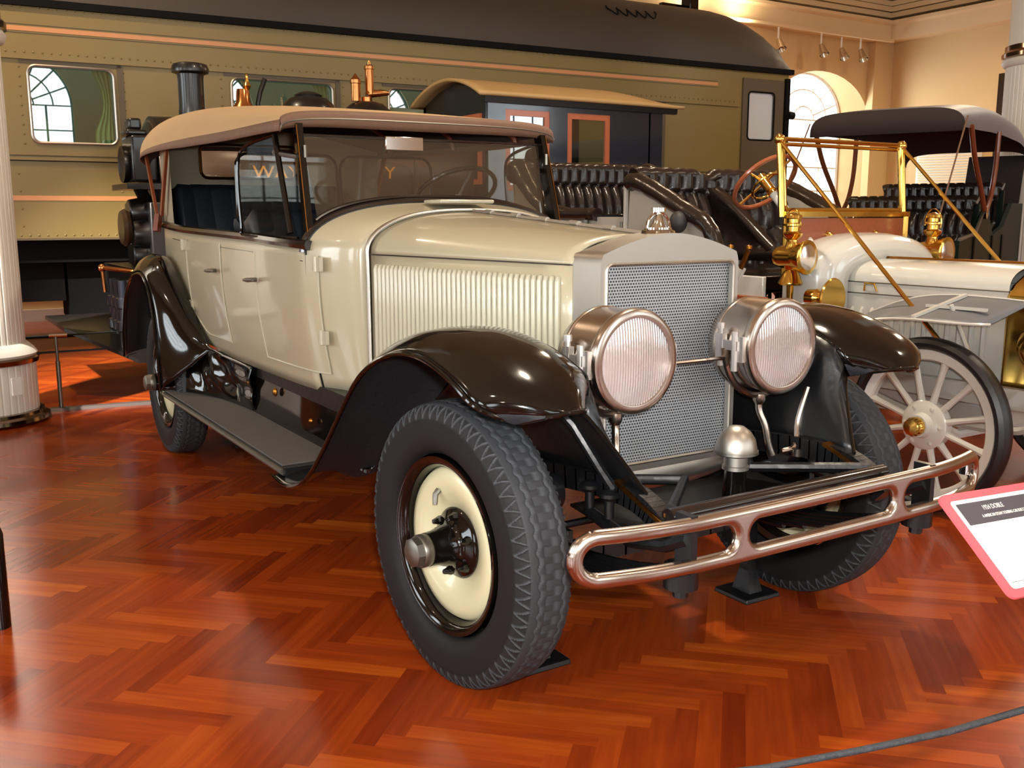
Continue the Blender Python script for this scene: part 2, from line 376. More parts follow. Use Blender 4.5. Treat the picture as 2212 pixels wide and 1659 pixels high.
# ================================================================== THE SETTING
X0, X1, Y0, Y1, ZC = -12.0, 9.0, -9.0, 16.6, 6.4
def build_floor():
    n, w = 7, 0.0643; q = 1/sqrt(2); ox, oy = 0.229, -0.02
    V = []; F = []; val = []; uvs = []; rnd = random.Random(3)
    def wp(i, j): u, v = i*w, j*w; return (ox + (u - v)*q, oy + (u + v)*q, 0.0)
    R = 330
    for a in range(-R, R):
        for m in range(-30, 31):
            # plank along +u
            j = a; i = j + 2*n*m
            x, y, _ = wp(i + n/2, j + .5)
            if X0-.4 < x < X1+.3 and Y0-.3 < y < Y1+.3:
                b = len(V); V += [wp(i, j), wp(i+n, j), wp(i+n, j+1), wp(i, j+1)]; F.append((b, b+1, b+2, b+3))
                val.append((rnd.gauss(.5, .11) + .07, rnd.random()*9)); uvs.append(((0, 0), (n*w, 0), (n*w, w), (0, w)))
            i = a; j0 = i - (2*n - 1) + 2*n*m
            x, y, _ = wp(i + .5, j0 + n/2)
            if X0-.4 < x < X1+.3 and Y0-.3 < y < Y1+.3:
                b = len(V); V += [wp(i, j0), wp(i+1, j0), wp(i+1, j0+n), wp(i, j0+n)]; F.append((b, b+1, b+2, b+3))
                val.append((rnd.gauss(.5, .11) - .08, rnd.random()*9)); uvs.append(((0, 0), (0, w), (n*w, w), (n*w, 0)))
    me = bpy.data.meshes.new('floor'); me.from_pydata(V, [], F)
    at = me.attributes.new('plank', 'FLOAT_VECTOR', 'FACE')
    at.data.foreach_set('vector', [c for v in val for c in (v[0], v[1], 0)])
    uv = me.uv_layers.new(name='plank_uv')
    uv.data.foreach_set('uv', [c for k, f in enumerate(uvs) for p in f for c in (p[0] + val[k][1], p[1] + val[k][1]*.37)])
    me.materials.append(M_PARQ); o = bpy.data.objects.new('floor', me); COL.objects.link(o)
    struct(o, 'glossy red-brown herringbone parquet floor')
build_floor()
b = MB(); b.box((X0-1, Y0-1, -0.2), (X1+1, Y1+1, -0.004)); struct(b.obj('floor_base', M_DARK))

def arch_poly(c, a, z0, zs, bz, n=20):
    return [(c-a, z0), (c+a, z0)] + [(c + a*cos(pi*k/n), zs + bz*sin(pi*k/n)) for k in range(n+1)]
def window_fill(name, c, a, z0, zs, bz, P):
    """P(u, z, depth) -> world"""
    fr = MB(); pts = arch_poly(c, a, z0, zs, bz)
    fr.tube([P(u, z, 0) for u, z in pts], 0.05, 6, closed=True)
    for k in range(1, 4):
        u = c - a + 2*a*k/4; zt = zs + bz*sqrt(max(0, 1-((u-c)/a)**2))*0.0
        fr.bar(P(u, z0, 0), P(u, zs, 0), .035, .035, up=(1, 1, 0))
    z = z0
    while z < zs - .1:
        z += (zs - z0)/max(2, round((zs-z0)/.55)); fr.bar(P(c-a, z, 0), P(c+a, z, 0), .03, .03)
    for k in range(1, 8):
        t = pi*k/8; fr.bar(P(c + .28*a*cos(t), zs + .28*bz*sin(t), 0), P(c + a*cos(t), zs + bz*sin(t), 0), .028, .028, up=(1, 1, 0))
    for f in (.28, .64): fr.tube([P(c + f*a*cos(pi*k/16), zs + f*bz*sin(pi*k/16), 0) for k in range(17)], .018, 5)
    fo = fr.obj(name, M_MUNT if int(name.split('_')[1]) > 3 else M_FRAME); struct(fo, 'arched window with glazing bars')
    g = MB(); g.add([P(u, z, .02) for u, z in pts], [tuple(range(len(pts)))]); g.obj('window_pane', M_GLASS, fo)

# back wall (behind the coach) with splayed arched openings
def back_wall():
    wins = [14.6, 10.0, 5.4]
    ho = [arch_poly(c, 1.5, .7, 3.35, .98) for c in wins]
    m = holes([(Y0, 0), (Y1+.3, 0), (Y1+.3, ZC), (Y0, ZC)], ho, .02, lambda u, z, d: (X0 - d - .01, u, z))
    for c in wins:
        A = arch_poly(c, 1.5, .7, 3.35, .98); B = arch_poly(c + .12, 1.12, .9, 3.40, .98); n = len(A)
        m.add([(X0, u, z) for u, z in A] + [(X0-.6, u, z) for u, z in B], [(i, (i+1) % n, n+(i+1) % n, n+i) for i in range(n)])
    struct(m.obj('wall_back', M_WALL), 'tan plaster wall with arched windows')
    for i, c in enumerate(wins): window_fill('window_%d' % (i+1), c + .12, 1.12, .9, 3.40, .98, lambda u, z, d: (X0-.58-d, u, z))
back_wall()
m = MB(); m.box((X0, Y1, 0), (X1+.4, Y1+.3, ZC)); struct(m.obj('wall_right', M_WALL), 'plain tan plaster end wall')
yy = (-5.4, -1.0, 3.4, 7.8, 12.2)
m = holes([(Y0-.3, 0), (Y1+.3, 0), (Y1+.3, ZC), (Y0-.3, ZC)], [arch_poly(c, 1.2, 1.1, 4.05, 1.2) for c in yy], .3, lambda u, z, d: (X1 + .15 + d, u, z))
struct(m.obj('wall_front', M_WALL), 'tan wall with arched windows')
for i, c in enumerate(yy): window_fill('window_%d' % (4+i), c, 1.2, 1.1, 4.05, 1.2, lambda u, z, d: (X1+.12, u, z))
xx = (-7.0, -2.6, 1.8, 6.2)
m = holes([(X0-.3, 0), (X1+.3, 0), (X1+.3, ZC), (X0-.3, ZC)], [arch_poly(c, 1.15, 1.1, 3.4, 1.15) for c in xx], .3, lambda u, z, d: (u, Y0 - .15 + d, z))
struct(m.obj('wall_left', M_WALL), 'tan wall with arched windows')
for i, c in enumerate(xx): window_fill('window_%d' % (9+i), c, 1.15, 1.1, 3.4, 1.15, lambda u, z, d: (u, Y0-.12, z))
m = MB(); m.box((X0-1, Y0-.5, ZC), (X1+.5, Y1+.5, ZC+.2))
struct(m.obj('ceiling', M_CEIL), 'cream ceiling')
# cornice along back and right wall: flat fascia, stepped mouldings, lined frieze
m = MB()
m.prism([(0, 5.02), (.42, 5.02), (.42, 5.30), (.50, 5.34), (.50, 5.40), (.34, 5.44), (0, 5.44)], lambda u, z, w: (X0+u, w, z), Y0, Y1-.4)
for k in range(7): m.box((X0, Y0, 5.5 + k*.12), (X0 + .30 + (k % 2)*.025, Y1-.3, 5.5 + k*.12 + .10))
struct(m.obj('trim_1', M_CEIL), 'cream stepped cornice over the back wall')
m = MB()
m.prism([(0, 5.02), (.42, 5.02), (.42, 5.30), (.50, 5.34), (.50, 5.40), (.34, 5.44), (0, 5.44)], lambda u, z, w: (w, Y1-u, z), X0, X1)
for k in range(7): m.box((X0, Y1 - .30 - (k % 2)*.025, 5.5 + k*.12), (X1, Y1, 5.5 + k*.12 + .10))
struct(m.obj('trim_2', M_CEIL), 'cream stepped cornice over the end wall')
m = MB(); m.box((X0, 16.0, 0), (X0+.18, Y1, 5.02)); struct(m.obj('trim_3', M_WALL), 'corner pilaster')
m = MB(); m.box((-9.32, Y1-.05, .9), (-9.2, Y1, 4.1)); struct(m.obj('trim_4', M_BELT), 'narrow dark upright strip on the end wall')
m = MB(); m.box((X0, Y1-.04, 0), (X1, Y1, .16)); struct(m.obj('baseboard_right', M_FRAME))
m = MB(); m.box((X0, Y0, 0), (X0+.04, Y1, .16)); struct(m.obj('baseboard_back', M_FRAME))

# ceiling lamps (drum fixtures, lit)
cl = None
for i, (x, y, z, p) in enumerate(LAMP_SPOTS):
    t = thing('ceiling_spotlight', 'black drum spotlight on a stem above ' + ['the floor left of the nearest fender', 'the information panel', 'the middle of the sand-coloured car', 'the floor beside the running board', 'the brass radiator of the ivory car', 'the tufted rear bench of the ivory car', 'the front of the locomotive', 'the far side of the green car', 'the corner with the louvred cabinet', 'the floor behind the railway coach', 'the empty floor behind the photographer on the left', 'the empty floor far right of the panel'][i], 'spotlight', (x, y, z), 'ceiling spotlights over the exhibits')
    if cl is None:
        a = MB().lathe([(.13, 0), (.15, .02), (.14, .22), (.05, .27), (.0, .27)], (x, y, z)).obj('lamp_shade', M_BLACK, t)
        c = MB().tube([(x, y, z+.25), (x, y, ZC)], .012, 6).obj('stem', M_BLACK, t); cl = (a, c, z)
    else:
        for o in cl[:2]:
            k = o.copy(); COL.objects.link(k); k.parent = t
        # stems reach the ceiling
        k.scale = (1, 1, 1)

# track spots along the back cornice
trk = thing('lighting_track', 'long cream lighting track under the back wall cornice', 'lighting track', (X0+.6, 12, 4.95))
MB().box((X0+.56, 4, 4.93), (X0+.64, 16.0, 4.98)).obj('track_rail', M_CEIL, trk)
def track_spot(x, y, z, label, lit):
    t = thing('track_spotlight', label, 'spotlight', (x, y, z))
    MB().tube([(x, y, z+.16), (x, y, z+.36)], .018, 6).obj('stem', M_FRAME, t)
    d = Vector((.5, -.1, -.85)).normalized(); o = Vector((x, y, z+.14))
    MB().lathe([(.0, 0), (.055, .01), (.07, .1), (.1, .24), (.092, .24), (.06, .12), (.0, .1)], o, d, 16).obj('lamp_shade', M_CHROME, t)
    MB().lathe([(.0, .13), (.055, .13)], o, d, 12).obj('bulb', M_LAMPON if lit else M_FROST, t)
track_spot(X0+.6, 12.62, 4.56, 'small clear track spotlight nearest the rounded end of the coach roof', False)
track_spot(X0+.6, 13.82, 4.56, 'unlit chrome track spotlight above the arched window, left of the glowing one', False)
track_spot(X0+.6, 14.42, 4.54, 'chrome track spotlight with a glowing bulb above the arched window', True)
track_spot(X0+.6, 15.0, 4.56, 'chrome track spotlight closest to the wall corner', False)
for y in (10.4, 11.6):
    area_light('track_light', (X0+.75, y, 4.9), (X0+.3, y, 6.0), .25, 26, WARM)
t = thing('hanging_floodlight', 'black box floodlight hanging in front of the bright cornice above the coach roof', 'floodlight', (-9.2, 8.38, 4.42))
MB().box((-9.3, 8.30, 4.40), (-9.1, 8.47, 4.68)).obj('lamp_housing', M_BLACK, t, bevel=.01)
MB().tube([(-9.2, 8.38, 4.68), (-9.2, 8.38, ZC)], .02, 6).obj('stem', M_BLACK, t)
MB().box((-9.34, 7.9, 4.46), (-9.26, 8.3, 4.50)).obj('mounting_bar', M_BLACK, t)

# columns
def column(cx, cy, r, label, zb=0.0):
    t = thing('fluted_column', label, 'column', (cx, cy, 0))
    def flute(z0, z1, rr, n=44):
        m = MB(); N = n*10; V = []
        for z in (z0, z1):
            for k in range(N):
                f = abs(sin(pi*k*n/N)); q = rr - .007*max(0, 1 - f/.35); a = 2*pi*k/N; V.append((cx + q*cos(a), cy + q*sin(a), z))
        return m.add(V, [(k, (k+1) % N, N+(k+1) % N, N+k) for k in range(N)])
    flute(.5, 2.52+zb, r).obj('shaft', M_COLUMN, t, ang=60)
    flute(.07, .42, r+.055).obj('plinth', M_COLUMN, t, ang=60)
    MB().lathe([(r-.01, 2.7+zb), (r-.01, ZC)], (cx, cy, 0), n=48).obj('upper_shaft', M_COLUMN, t)
    MB().lathe([(r+.10, 0), (r+.125, .02), (r+.12, .045), (r+.09, .06), (r+.085, .08), (r+.05, .085), (0, .085)], (cx, cy, 0), n=56).obj('base_ring', M_RING, t)
    MB().lathe([(r+.05, .40), (r+.075, .41), (r+.08, .44), (r+.06, .455)], (cx, cy, 0), n=56).obj('plinth_ring', M_RING, t)
    MB().lathe([(r+.06, .45), (r+.07, .47), (r+.05, .5), (r+.01, .54), (0, .54)], (cx, cy, 0), n=56).obj('plinth_moulding', M_COLUMN, t)
    MB().lathe([(r, 2.50), (r+.03, 2.52), (r+.045, 2.56), (r+.02, 2.6)], (cx, cy, zb), n=56).obj('collar_moulding', M_COLUMN, t)
    MB().lathe([(r+.02, 2.58), (r+.05, 2.60), (r+.05, 2.64), (r+.02, 2.67), (r+.02, 2.72), (0, 2.72)], (cx, cy, zb), n=56).obj('collar_ring', M_RING, t)
    return t
t = column(-5.06, -1.66, .295, 'white fluted column with bronze rings at the left edge')
ca = atan2(-2.0686+1.66, 2.4572+5.06) + .62
px, py = -5.06 + .352*cos(ca), -1.66 + .352*sin(ca)
mb = MB().box((-.004, -.035, -.06), (.008, .035, .06)); mb.V = [(px + x*cos(ca) - y*sin(ca), py + x*sin(ca) + y*cos(ca), z+.27) for x, y, z in mb.V]
mb.obj('outlet_plate', M_FRAME, t)
column(-3.71, 8.53, .395, 'cream column at the right edge behind the black car top', .44)

# ================================================================== MAIN TOURING CAR
car = thing('touring_car', 'sand-coloured open touring car with black fenders, nickel headlamps and a tan canvas top', 'car', (-1.6, 0, 0))

# ---- wheels: local frame, outward = -Y
def tyre_mesh(R=.43, half=.090, rim=.262):
    NP = 60; N = NP*16; ns = 84; V = []; G = []
    for i in range(N):
        a = 2*pi*i/N; q = (a*NP/(2*pi)) % 1.0; tri = abs(2*q-1)
        for j in range(ns+1):
            ph = (lambda w_: (.50*w_ + .36*w_**3))( -1 + 2*j/ns)*pi; cy = sin(ph); cz = cos(ph)
            yy = half*(abs(cy)**.50)*(1 if cy > 0 else -1); zz = (abs(cz)**.62)*(1 if cz > 0 else -1)
            mid = (R + rim)/2 + .004; r = mid + zz*(R - mid); ay = abs(yy); dz = 0; w = 0.0
            if ay < .066 and zz > .5:            # wavy circumferential ribs
                off = .0036*max(-1, min(1, (tri-.5)*5)); w = .5
                for c in (-.040, -.014, .014, .040):
                    d = abs(yy - c - off)
                    if d < .0036: dz = -.005; w = 1.0
            elif zz > .06:                        # raised zigzag ribs on the shoulder
                f = (abs(ph) - .36)/.98; 
                if ay >= .066 and 0 <= f <= 1.0:
                    d = abs(f - tri)
                    w = .12; dz = -.004
                    if d < .11: dz = .0015; w = .95
                    if f < .08 : w = .6; dz = 0
            sc = 1 if dz == 0 else 1
            V.append(((r + dz*max(.25, zz))*cos(a), -(yy*(1 + (dz*4 if ay > .06 else 0))), (r + dz*max(.25, zz))*sin(a))); G.append(w)
    b_ = ns + 1
    F = [(i*b_+j, ((i+1) % N)*b_+j, ((i+1) % N)*b_+j+1, i*b_+j+1) for i in range(N) for j in range(ns)]
    me = bpy.data.meshes.new('tyre'); me.from_pydata(V, [], F)
    at = me.attributes.new('wear', 'FLOAT', 'POINT'); at.data.foreach_set('value', G)
    me.polygons.foreach_set('use_smooth', [True]*len(F)); me.materials.append(M_TREAD); return me
WP = {}
def wheel_protos():
    # disc part
    d = MB().lathe([(.075, -.012), (.10, -.016), (.118, -.004), (.135, .004), (.16, .014), (.195, .02), (.222, .012), (.2355, -.006), (.2355, -.02), (.19, .006), (.13, -.012), (.075, -.026)], (0, 0, 0), (0, -1, 0), 64, closed=True)
    WP['wheel'] = d.mesh('wheel', M_DISC)
    WP['tyre'] = tyre_mesh()
    WP['rim'] = MB().lathe([(.232, .0), (.240, .026), (.252, .038), (.268, .040), (.268, .03), (.256, .02), (.250, -.06), (.268, -.07), (.268, -.078), (.244, -.074), (.238, -.02)], (0, 0, 0), (0, -1, 0), 72, closed=True).mesh('rim', M_BLACK)
    h = MB().lathe([(.0, -.03), (.108, -.03), (.108, -.006), (.10, .004), (.075, .012), (.062, .03), (.058, .055), (.052, .075), (.05, .10), (.0, .10)], (0, 0, 0), (0, -1, 0), 40)
    WP['hub'] = h.mesh('hub', M_BLACK)
    c = MB().lathe([(.0, .098), (.047, .098), (.049, .102), (.049, .126), (.046, .13)], (0, 0, 0), (0, -1, 0), 40)
    c.lathe([(.046, .128), (.0435, .150), (.034, .156), (.0, .157)], (0, 0, 0), (0, -1, 0), 8)
    WP['hub_cap'] = c.mesh('hub_cap', M_STEEL)
    WP['nuts'] = [MB().lathe([(.0, -.01), (.014, -.01), (.014, .012), (.010, .022), (.007, .034), (.0, .037)], (.088*cos(a), 0, .088*sin(a)), (0, -1, 0), 6).mesh('wheel_nut', M_BLACK) for a in [2*pi*(k+.35)/6 for k in range(6)]]
    a = radians(152 - 40)
    p = Vector((.165*cos(a), -.016, .165*sin(a)))
    WP['valve_stem'] = MB().tube([p, p + Vector((0, -.012, -.012)), p + Vector((.006, -.018, -.042))], [.010, .009, .007], 8).mesh('valve_stem', M_STEEL)
    WP['brake_drum'] = MB().lathe([(.0, -.13), (.15, -.13), (.185, -.12), (.19, -.10), (.19, -.045), (.17, -.04), (.10, -.03), (.0, -.03)], (0, 0, 0), (0, -1, 0), 56).mesh('brake_drum', M_BLACK)
wheel_protos()
def put(me, name, parent, loc=(0, 0, 0), rz=0.0):
    o = bpy.data.objects.new(name, me); COL.objects.link(o); o.parent = parent; o.location = loc; o.rotation_euler = (0, 0, rz); return o
def car_wheel(x, y, st, side):      # y = wheel plane of disc
    w = put(WP['wheel'], 'wheel', car, (x + 1.6, y, .43), (0 if side < 0 else pi) + st)
    for k in ('tyre', 'rim', 'hub', 'hub_cap', 'brake_drum', 'valve_stem'):
        o = put(WP[k], k, w)
        if k == 'tyre': o.location = (0, .03, 0)
        if k == 'rim': o.location = (0, -.008, 0)
    for me in WP['nuts']: put(me, 'wheel_nut', w)
    return w
car_wheel(.002, -.735, .075, -1); car_wheel(0, .735, .075, 1)
car_wheel(-3.454, -.755, 0, -1); car_wheel(-3.454, .755, 0, 1)

# ---- body tub
BX = [-4.30, -4.25, -4.05, -3.6, -3.1, -2.4, -1.8, -1.42, -1.34, -1.28, -1.165]
BW = [0.20, 0.42, 0.60, 0.675, 0.69, 0.69, 0.68, 0.655, 0.619, 0.587, 0.476]
def halfw(x): return smooth(x, BX, BW)
def beltz(x): return interp(x, [-4.3, -3.8, -3.2, -2.0, -1.35, -1.1], [1.335, 1.327, 1.305, 1.285, 1.262, 1.25])
def body_y(x, z):
    w = halfw(x); zb = beltz(x); t = (z - .66)/(zb - .66)
    turn = .060*max(0, 1 - t*1.15)**2.0
    return w - turn + .003*sin(pi*min(1, max(0, t)))
def body():
    m = MB(); xs = [-1.415 - k*(2.885)/46 for k in range(47)]; path = [(x, -1) for x in xs]
    pts = []
    for sgn in (-1, 1):
        seg = [(x, sgn) for x in xs]
        if sgn == 1: seg = seg[::-1]
        pts += seg
    nz = 14
    V = []
    for x, sg in pts:
        for j in range(nz+1):
            t = j/nz; z = .66 + (beltz(x) - .66)*t
            V.append((x, sg*body_y(x, z), z))
    F = [(i*(nz+1)+j, (i+1)*(nz+1)+j, (i+1)*(nz+1)+j+1, i*(nz+1)+j+1) for i in range(len(pts)-1) for j in range(nz)]
    m.add(V, F)
    return m.obj('body', M_CREAM, car, solid=.035)
bd = body()
m = MB(); m.box((-4.2, -.6, .60), (-1.1, .6, .68)); m.obj('floor_pan', M_BLK2, car)
# belt rail in black leather-like trim
m = MB()
rail = [(-1.38 - k*.06, -(body_y(-1.38-k*.06, 1.3)) - .004, beltz(-1.38-k*.06) + .012) for k in range(49)]
rail += [(x, -y, z) for x, y, z in reversed(rail)]
m.tube(rail, .022, 8); m.obj('belt_rail', M_BELT, car)
for s in (-1, 1):
    MB().tube([(x, s*(body_y(x, beltz(x)-.055)+.001), beltz(x)-.055) for x in [-1.42 - k*.1 for k in range(22)]], .0025, 5).obj('coach_line', M_BELT, car)

# doors with bead, hinges, handles
def door(x0, x1, z0, z1, s, hx, hz, hinge, curve=0):
    m = MB(); nx, nz = 10, 14
    def lowz(x): return z0 + (curve*max(0, (x1 - .42 - x)/.3)**1.5 if curve else 0)
    def f(u, v):
        x = lerp(x0, x1, u); z = lerp(lowz(x), z1, v); return (x, s*(body_y(x, z) + .0035), z)
    m.grid(f, nx, nz); d = m.obj('door', M_CREAM, car)
    b = MB(); P = []
    for u in [k/10 for k in range(11)]: P.append(f(u, 0))
    for v in [k/14 for k in range(1, 15)]: P.append(f(1, v))
    b.tube(P, .0042, 6)
    b.tube([f(0, v/14) for v in range(15)], .0042, 6)
    b.obj('door_bead', M_LOUV, d)
    e_ = .010; MB().tube([f(0, v/14) for v in range(15)][::-1] + [f(u/10, 0) for u in range(11)] + [f(1, v/14) for v in range(15)], .0018, 5).obj('door_gap', M_BELT, d).location = (0, s*.002, 0)
    h = MB(); y = s*(body_y(hx, hz) + .01)
    h.tube([(hx, y, hz), (hx, y + s*.035, hz)], .010, 8); h.tube([(hx+.055, y + s*.036, hz+.002), (hx, y+s*.042, hz), (hx-.075, y + s*.036, hz-.004)], [.007, .011, .007], 8)
    h.obj('door_handle', M_STEEL, d)
    for hzz in hinge[1]:
        y = s*(body_y(hinge[0], hzz) + .004); g = MB()
        g.box((hinge[0]-.05, min(y, y+s*.016), hzz-.028), (hinge[0]-.004, max(y, y+s*.016), hzz+.028))
        g.box((hinge[0]+.004, min(y, y+s*.016), hzz-.028), (hinge[0]+.045, max(y, y+s*.016), hzz+.028))
        g.tube([(hinge[0], y + s*.014, hzz-.03), (hinge[0], y + s*.014, hzz+.03)], .010, 8)
        g.obj('hinge', M_LOUV, d)
for s in (-1, 1):
    door(-1.96, -1.34, .745, 1.235, s, -2.0+.07, 1.107, (-1.335, (1.20, .90)))
    door(-3.18, -2.50, .755, 1.255, s, -2.56, 1.12, (-3.19, (1.235, .895)), curve=.16)
# small scuttle ventilator panel outline on the body side
m = MB(); x0, x1, z0, z1 = -1.25, -1.12, .86, 1.03
# ---- cowl (from hood band to windscreen base)
def cowl_sec(x, n=36):
    """arch from right sill to left sill at station x"""
    t = (x + 1.165)/(-1.42 + 1.165); t = max(0, min(1, t))
    w = lerp(.476, .655, t**.6); zt = lerp(1.407, 1.452, t); zs = 1.243
    out = []
    for k in range(9): z = lerp(.66, zs, k/8); tt = (z-.66)/(.6); out.append((x, -(w - .060*max(0, 1-tt*1.12)**2.0*min(1, .35+t)), z))
    for k in range(1, n):
        a = pi*k/n; c = cos(a); e = 2/2.6
        out.append((x, -w*(abs(c)**e)*(1 if c > 0 else -1), zs + (zt-zs)*(sin(a)**(2/2.1))))
    for k in range(8, -1, -1): p = out[k]; out.append((x, -p[1], p[2]))
    return out
secs = [cowl_sec(lerp(-1.165, -1.42, k/12)) for k in range(13)]
m = MB(); n = len(secs[0]); m.add([p for q in secs for p in q], [(i*n+j, (i+1)*n+j, (i+1)*n+j+1, i*n+j+1) for i in range(12) for j in range(n-1)])
cw = m.obj('cowl', M_CREAM, car, solid=.012)
m = MB(); m.box((-1.36, -.13, 1.443), (-1.20, .13, 1.447+.012)); m.obj('cowl_ventilator', M_LOUV, car, bevel=.006)
m = MB(); m.add([(-1.40, y, z) for x, y, z in secs[-1]], [tuple(range(n))]); m.obj('dashboard', M_BLK2, car)
# cowl trailing edge in black
m = MB(); m.tube([(-1.425, y, z+.002) for x, y, z in secs[-1][8:-8]], .016, 8); m.obj('cowl_edge_trim', M_BELT, car)
for s in (-1, 1):
    y = s*.505
m = MB()
for s in (-1,):
    for a, b_ in (((-1.285, 1.035), (-1.20, 1.035)), ((-1.20, 1.035), (-1.20, .86)), ((-1.20, .86), (-1.285, .86))):
        m.tube([(a[0], s*(interp(a[0], [-1.42, -1.13], [.655, .47])+.03), a[1]), (b_[0], s*(interp(b_[0], [-1.42, -1.13], [.655, .47])+.03), b_[1])], .002, 5)
# ---- hood
def hood_w(x): return interp(x, [-1.165, -.03], [.474, .292])
def hood_top(x): return interp(x, [-1.165, -.03], [1.408, 1.330])
def hood_arc(x, n=28):
    w, zt, zs = hood_w(x), hood_top(x), 1.243; out = []
    for k in range(n+1):
        a = pi*k/n; c = cos(a); t = (x+.03)/(-1.10)
        e = 2/lerp(2.9, 2.6, t); out.append((x, -w*(abs(c)**e)*(1 if c > 0 else -1), zs + (zt-zs)*(sin(a)**(2/lerp(1.75, 2.1, t)))))
    return out
xs = [lerp(-.03, -1.163, k/20) for k in range(21)]
for half, lab in ((0, 'right'), (1, 'left')):
    m = MB(); rows = [hood_arc(x)[(0 if not half else 14):(15 if not half else 29)] for x in xs]; n = 15
    m.add([p for q in rows for p in q], [(i*n+j, (i+1)*n+j, (i+1)*n+j+1, i*n+j+1) for i in range(20) for j in range(n-1)])
    m.obj('hood_top_panel', M_CREAM, car, solid=.006)
m = MB(); m.tube([(x, 0, hood_top(x)+.003) for x in xs], .009, 8)
for k in range(5):
    x = -.2 - k*.2; m.tube([(x, 0, hood_top(x)+.006), (x-.05, 0, hood_top(x-.05)+.006)], .012, 8)
m.obj('hood_hinge', M_NICKM, car)
for s in (-1, 1):
    m = MB()
    m.grid(lambda u, v: (lerp(-.03, -1.163, u), s*hood_w(lerp(-.03, -1.163, u)), lerp(.60, 1.238, v)), 8, 4)
    hs = m.obj('hood_side_panel', M_CREAM, car, solid=.006)
    N = 38
    L_ = []
    for k in range(N):
        x = lerp(-.085, -1.105, k/(N-1)); y = s*(hood_w(x)+.002); m = MB()
        ptsl = [(x, y - s*.004, 1.204), (x, y + s*.003, 1.199), (x, y + s*.007, 1.186), (x, y + s*.007, .66), (x, y - s*.004, .645)]
        m.tube(ptsl, [.003, .0085, .0105, .0105, .006], 10, caps=True); m.obj('louver', M_LOUV, hs)
    m = MB(); m.tube([(-.035, s*(hood_w(-.03)+.001), 1.241), (-1.16, s*(hood_w(-1.16)+.001), 1.241)], .0028, 5); m.obj('hood_seam', M_BELT, hs)
# polished band between hood and cowl
ar = hood_arc(-1.17, 36); path = [(-1.17, -hood_w(-1.17)-.004, z) for z in (.66, .8, 1.0, 1.15)] + [(x, y*1.012, z+.005) for x, y, z in ar] + [(-1.17, hood_w(-1.17)+.004, z) for z in (1.15, 1.0, .8, .66)]
m = MB()
V = []
for i, p in enumerate(path):
    q0 = Vector(path[max(i-1, 0)]); q1 = Vector(path[min(i+1, len(path)-1)]); t = (q1-q0).normalized(); nn = t.cross(Vector((1, 0, 0))); 
    if nn.dot(Vector((0, p[1], p[2]-1.0))) < 0: nn = -nn
    for dx, h in ((-.016, 0), (-.010, .007), (0, .010), (.010, .007), (.016, 0)): V.append(Vector(p) + nn*h + Vector((dx, 0, 0)))
n = len(path); m.add(V, [(i*5+j, (i+1)*5+j, (i+1)*5+j+1, i*5+j+1) for i in range(n-1) for j in range(4)])
m.obj('hood_band', M_NICKM, car, solid=.003)

# ---- radiator
def rad_outline(hw, zc, zp, zb, n=18, r=.03):
    pts = [(-hw, zb)]
    pts += [(-hw, lerp(zb, zc - r, k/4)) for k in range(1, 5)]
    top = []
    for k in range(n+1):
        y = lerp(-hw + r*.35, hw - r*.35, k/n); q = abs(y)/hw
        z = zc + (zp-zc)*(1 - q**1.7)
        top.append((y, z))
    pts += [(-hw+.004, zc-.012)] + top + [(hw-.004, zc-.012)]
    pts += [(hw, lerp(zc - r, zb, k/4)) for k in range(4)] + [(hw, zb)]
    return pts
o_ = rad_outline(.284, 1.272, 1.338, .55)
iy, iz0, iz1 = .262, .614, 1.246
m = holes(o_, [rrect(2*iy, iz1-iz0, .022, 5, 0, (iz1+iz0)/2)], .02, lambda u, z, d: (.095 + d, u, z))
m.tube([(.105, y, z) for y, z in rrect(2*iy, iz1-iz0, .022, 5, 0, (iz1+iz0)/2)], .006, 6, closed=True)
m.grid(lambda u, v: (lerp(.105, -.035, v), o_[round(u*(len(o_)-1))][0]*lerp(1, 1.02, v), o_[round(u*(len(o_)-1))][1]), len(o_)-1, 4)
rs = m.obj('radiator_shell', M_NICKM, car, ang=50)
m = MB(); m.box((.02, -iy-.01, iz0-.01), (.080, iy+.01, iz1+.01)); m.obj('radiator_core', M_CORE, car)
m = MB(); m.grid(lambda u, v: (.10 + .012*sin(pi*v), lerp(-.275, .275, u), lerp(.60, .515 + .03*abs(2*u-1)**2, v)), 12, 6); m.obj('radiator_apron', M_NICKM, car, solid=.006)
m = MB(); m.lathe([(.052, 0), (.055, .006), (.053, .014), (.044, .018), (.043, .024)], (.03, 0, 1.330), n=28)
m.obj('radiator_cap', M_CHROME, car)
m = MB(); m.tube([(.03, .046*cos(a), 1.352 + .05*sin(a)) for a in [pi*k/14 for k in range(15)]], .0055, 8)
m.lathe([(.0, .0), (.03, .0), (.018, .02), (.010, .05), (.0, .052)], (.03, 0, 1.350), n=16)
m.lathe([(.010, 0), (.024, .004), (.024, .016), (.0, .018)], (.03, 0, 1.400), n=16)
m.obj('cap_ornament', M_CHROME, car)

